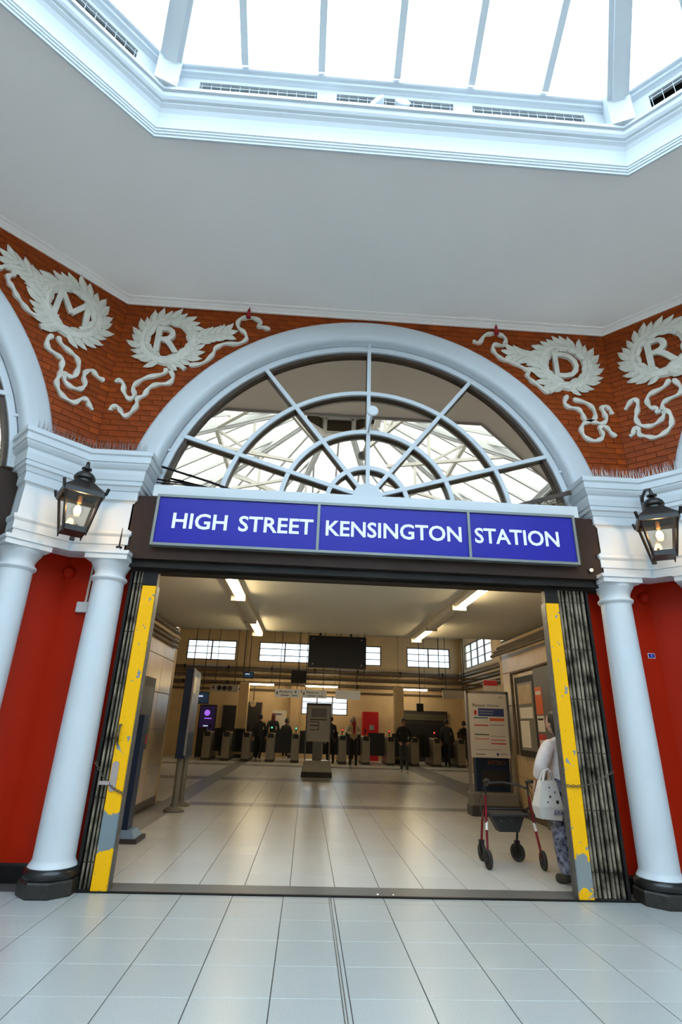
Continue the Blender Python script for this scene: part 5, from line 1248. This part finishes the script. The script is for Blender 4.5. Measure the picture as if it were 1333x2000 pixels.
# person with tote bag behind the right yellow post (faces left)
t = tag(empty('person', (2.76,6.16,0), R(-150)), 'person in white padded jacket and navy leaf print trousers behind the right yellow post', 'person')
N = []; E = []; Lb = []
def nd(p, r): N.append((p, r)); return len(N)-1
def ed(a, c, l): E.append((a,c)); Lb.append(l)
pel = nd((0,0,0.86),(0.15,0.13)); sp1 = nd((0,-0.01,1.04),(0.16,0.13)); ch = nd((0,0,1.22),(0.17,0.125)); nk = nd((0,-0.01,1.36),0.055); hd = nd((0,-0.015,1.43),0.05)
ed(pel,sp1,1); ed(sp1,ch,1); ed(ch,nk,1); ed(nk,hd,0); hands = []
for sx in (-1,1):
    sh = nd((sx*0.17,0.0,1.28),0.085); 
    if sx == 1: el = nd((0.255,-0.05,1.07),0.080); w = nd((0.215,-0.15,0.93),0.058)
    else: el = nd((-0.23,-0.02,1.03),0.08); w = nd((-0.22,-0.14,0.84),0.055)
    ed(ch,sh,1); ed(sh,el,1); ed(el,w,1); hands.append((sx,el,w))
    hp = nd((sx*0.09,0,0.80),0.115); kn = nd((sx*0.095,-0.02,0.45),0.098); an = nd((sx*0.10,0.02,0.10),0.088); hl = nd((sx*0.10,0.035,0.045),0.045); to = nd((sx*0.11,-0.13,0.035),(0.048,0.032))
    ed(pel,hp,2); ed(hp,kn,2); ed(kn,an,2); ed(an,hl,3); ed(hl,to,3)
wm = [skin,jacket_white,trous_print,shoe_dark,hair_dark]; b = skin_body(N,E,Lb,wm)
for sx,el,w in hands:
    a, c = Vector(N[el][0]), Vector(N[w][0]); add_hand(b, c+(c-a).normalized()*0.035, Vector((0,-0.3,-0.95)) if sx == 1 else c-a, sx, 0, 0.95)
add_head(b,(0,-0.03,1.49),mi=0,eye=4); zmin = min(v[2] for v in b.v); b.v = [(v[0],v[1],v[2]-zmin) for v in b.v]; b.build('body', wm, t)
hb = MB(); hb.ball((0,0.0,1.52-zmin),(0.092,0.108,0.112),14,9); hb.tube([(0,0.05,1.55-zmin),(0.02,0.085,1.42-zmin),(0.03,0.10,1.26-zmin)],[0.10,0.11,0.05],12)
hb.v = [(v[0],max(v[1],-0.045 if v[2] < 1.55-zmin else -0.12),v[2]) for v in hb.v]; hb.build('hair', hair_dark, t)
tb = tag(empty('tote_bag', (2.52,6.02,0.57), R(12)), 'white canvas tote bag with dark print hanging from the arm beside the right post', 'bag')
b = MB(); b.add([(-0.125,-0.05,0.02),(0.11,-0.05,0.0),(0.11,0.05,0.0),(-0.125,0.05,0.02),(-0.15,-0.065,0.13),(0.13,-0.065,0.12),(0.13,0.065,0.12),(-0.15,0.065,0.13),(-0.075,-0.035,0.36),(0.10,-0.035,0.36),(0.10,0.035,0.36),(-0.075,0.035,0.36)],
 [(0,3,2,1)]+[(i,(i+1)%4,4+(i+1)%4,4+i) for i in range(4)]+[(4+i,4+(i+1)%4,8+(i+1)%4,8+i) for i in range(4)]+[(8,9,10,11)]); b.build('bag_body', tote_canvas, tb)
for yy in (-0.03,0.03): MB().tube([(-0.06,yy,0.35),(-0.015,yy*0.5,0.45),(0.03,yy*0.3,0.47),(0.06,yy*0.5,0.44),(0.08,yy,0.35)],0.012,6).build('strap', tote_canvas, tb)
o = text_mesh('AWA', print_blue, 0.055, 0.11, 0.001, bold=0.01).build('lettering', print_blue, tb); o.location = (0.07,-0.062,0.075)
for (x,z,r) in ((-0.01,0.22,0.012),(0.05,0.26,0.010),(-0.04,0.17,0.008),(0.07,0.17,0.018),(0.0,0.30,0.009),(-0.02,0.12,0.008)): MB().lathe([(r,0),(r,0.002)],8,c=(x,-0.058-0.02*(0.3-z) if z < 0.3 else -0.046,z),axis='y').build('print_spot', print_teal if r < 0.011 else print_dark, tb)

# ------------------------------------------------------------------ rollator
t = tag(empty('rollator', (2.36,6.85,0)), 'dark red wheeled walking frame with black seat inside the right of the entrance', 'walking frame')
def wheel(x, y, r, ang):
    w = MB(); w.lathe([(r-0.035,-0.012),(r-0.008,-0.018),(r,-0.010),(r,0.010),(r-0.008,0.018),(r-0.035,0.012),(r-0.035,-0.012)],24,axis='x'); o = w.build('tyre', rubber, t, (x,y,r), ang)
    h = MB(); h.lathe([(0.018,-0.02),(0.018,0.02)],12,axis='x')
    for q in range(5): a = 2*math.pi*q/5; h.bar((0,0,0),(0,math.cos(a)*(r-0.03),math.sin(a)*(r-0.03)),0.016,0.018,up=(1,0,0))
    h.build('wheel_hub', dark_plastic, o)
for sx, xr, xf in ((-1,-0.30,-0.25),(1,0.31,0.17)):
    wheel(xr,-0.19,0.095,R(-4*sx)); wheel(xf,0.20,0.095,R(35) if sx > 0 else R(5))
    MB().tube([(xr+0.0,-0.17,0.10),(xr-sx*0.03,-0.10,0.42),(xr-sx*0.05,-0.06,0.70)],0.014,8).build('rear_leg', walker_red, t)
    MB().tube([(xf,0.20,0.19),(xf-sx*0.0,0.12,0.42),(xr-sx*0.05,-0.02,0.58)],0.014,8).build('front_leg', walker_red if sx < 0 else dark_plastic, t)
    b = MB(); b.bar((xf-0.025,0.2,0.09),(xf-0.025,0.2,0.20),0.008,0.03); b.bar((xf+0.025,0.2,0.09),(xf+0.025,0.2,0.20),0.008,0.03); b.box((xf-0.03,0.18,0.19),(xf+0.03,0.22,0.215)); b.build('fork', dark_plastic, t)
    MB().tube([(xr-sx*0.05,-0.06,0.55),(xr-sx*0.055,-0.055,0.84)],0.011,8).build('handle_tube', dark_plastic, t)
    MB().tube([(xr-sx*0.055,-0.02,0.845),(xr-sx*0.055,-0.10,0.86),(xr-sx*0.05,-0.20,0.865)],[0.014,0.018,0.019],10).build('grip', rubber, t)
    MB().tube([(xr-sx*0.055,-0.10,0.835),(xr-sx*0.05,-0.19,0.80)],0.007,6).build('brake_lever', dark_plastic, t)
    MB().tube([(xr-sx*0.05,-0.05,0.83),(xr+sx*0.02,-0.03,0.62),(xr-sx*0.02,-0.10,0.40),(xr,-0.16,0.2)],0.004,5).build('brake_cable', dark_plastic, t)
    MB().tube([(xr-sx*0.022,-0.118,0.36),(xr-sx*0.034,-0.095,0.44)],0.0155,8).build('reflector', mat('reflector_white',(0.7,0.68,0.66),0.4), t)
b = MB(); b.bbox((-0.23,-0.13,0.50),(0.22,0.12,0.53),0.012); b.build('seat', rubber, t)
b = MB(); b.add([(-0.20,-0.10,0.50),(0.17,-0.10,0.50),(0.17,0.09,0.50),(-0.20,0.09,0.50),(-0.12,-0.08,0.34),(0.11,-0.08,0.34),(0.11,0.06,0.34),(-0.12,0.06,0.34)],[(0,1,2,3),(7,6,5,4),(0,4,5,1),(1,5,6,2),(2,6,7,3),(3,7,4,0)]); b.build('bag', mat('black_nylon',(0.016,0.015,0.015),0.6), t)
for x in (-0.10,0.02): MB().ball((x,-0.104,0.455),0.008,6,4).build('stud', chrome, t)
MB().tube([(-0.25,-0.05,0.80),(-0.17,0.02,0.82),(0.0,0.06,0.83),(0.17,0.02,0.81),(0.25,-0.05,0.78)],0.012,8).build('backrest_bar', rubber, t)
MB().tube([(-0.27,-0.02,0.56),(0.25,-0.02,0.56)],0.011,8).build('cross_tube', dark_plastic, t)
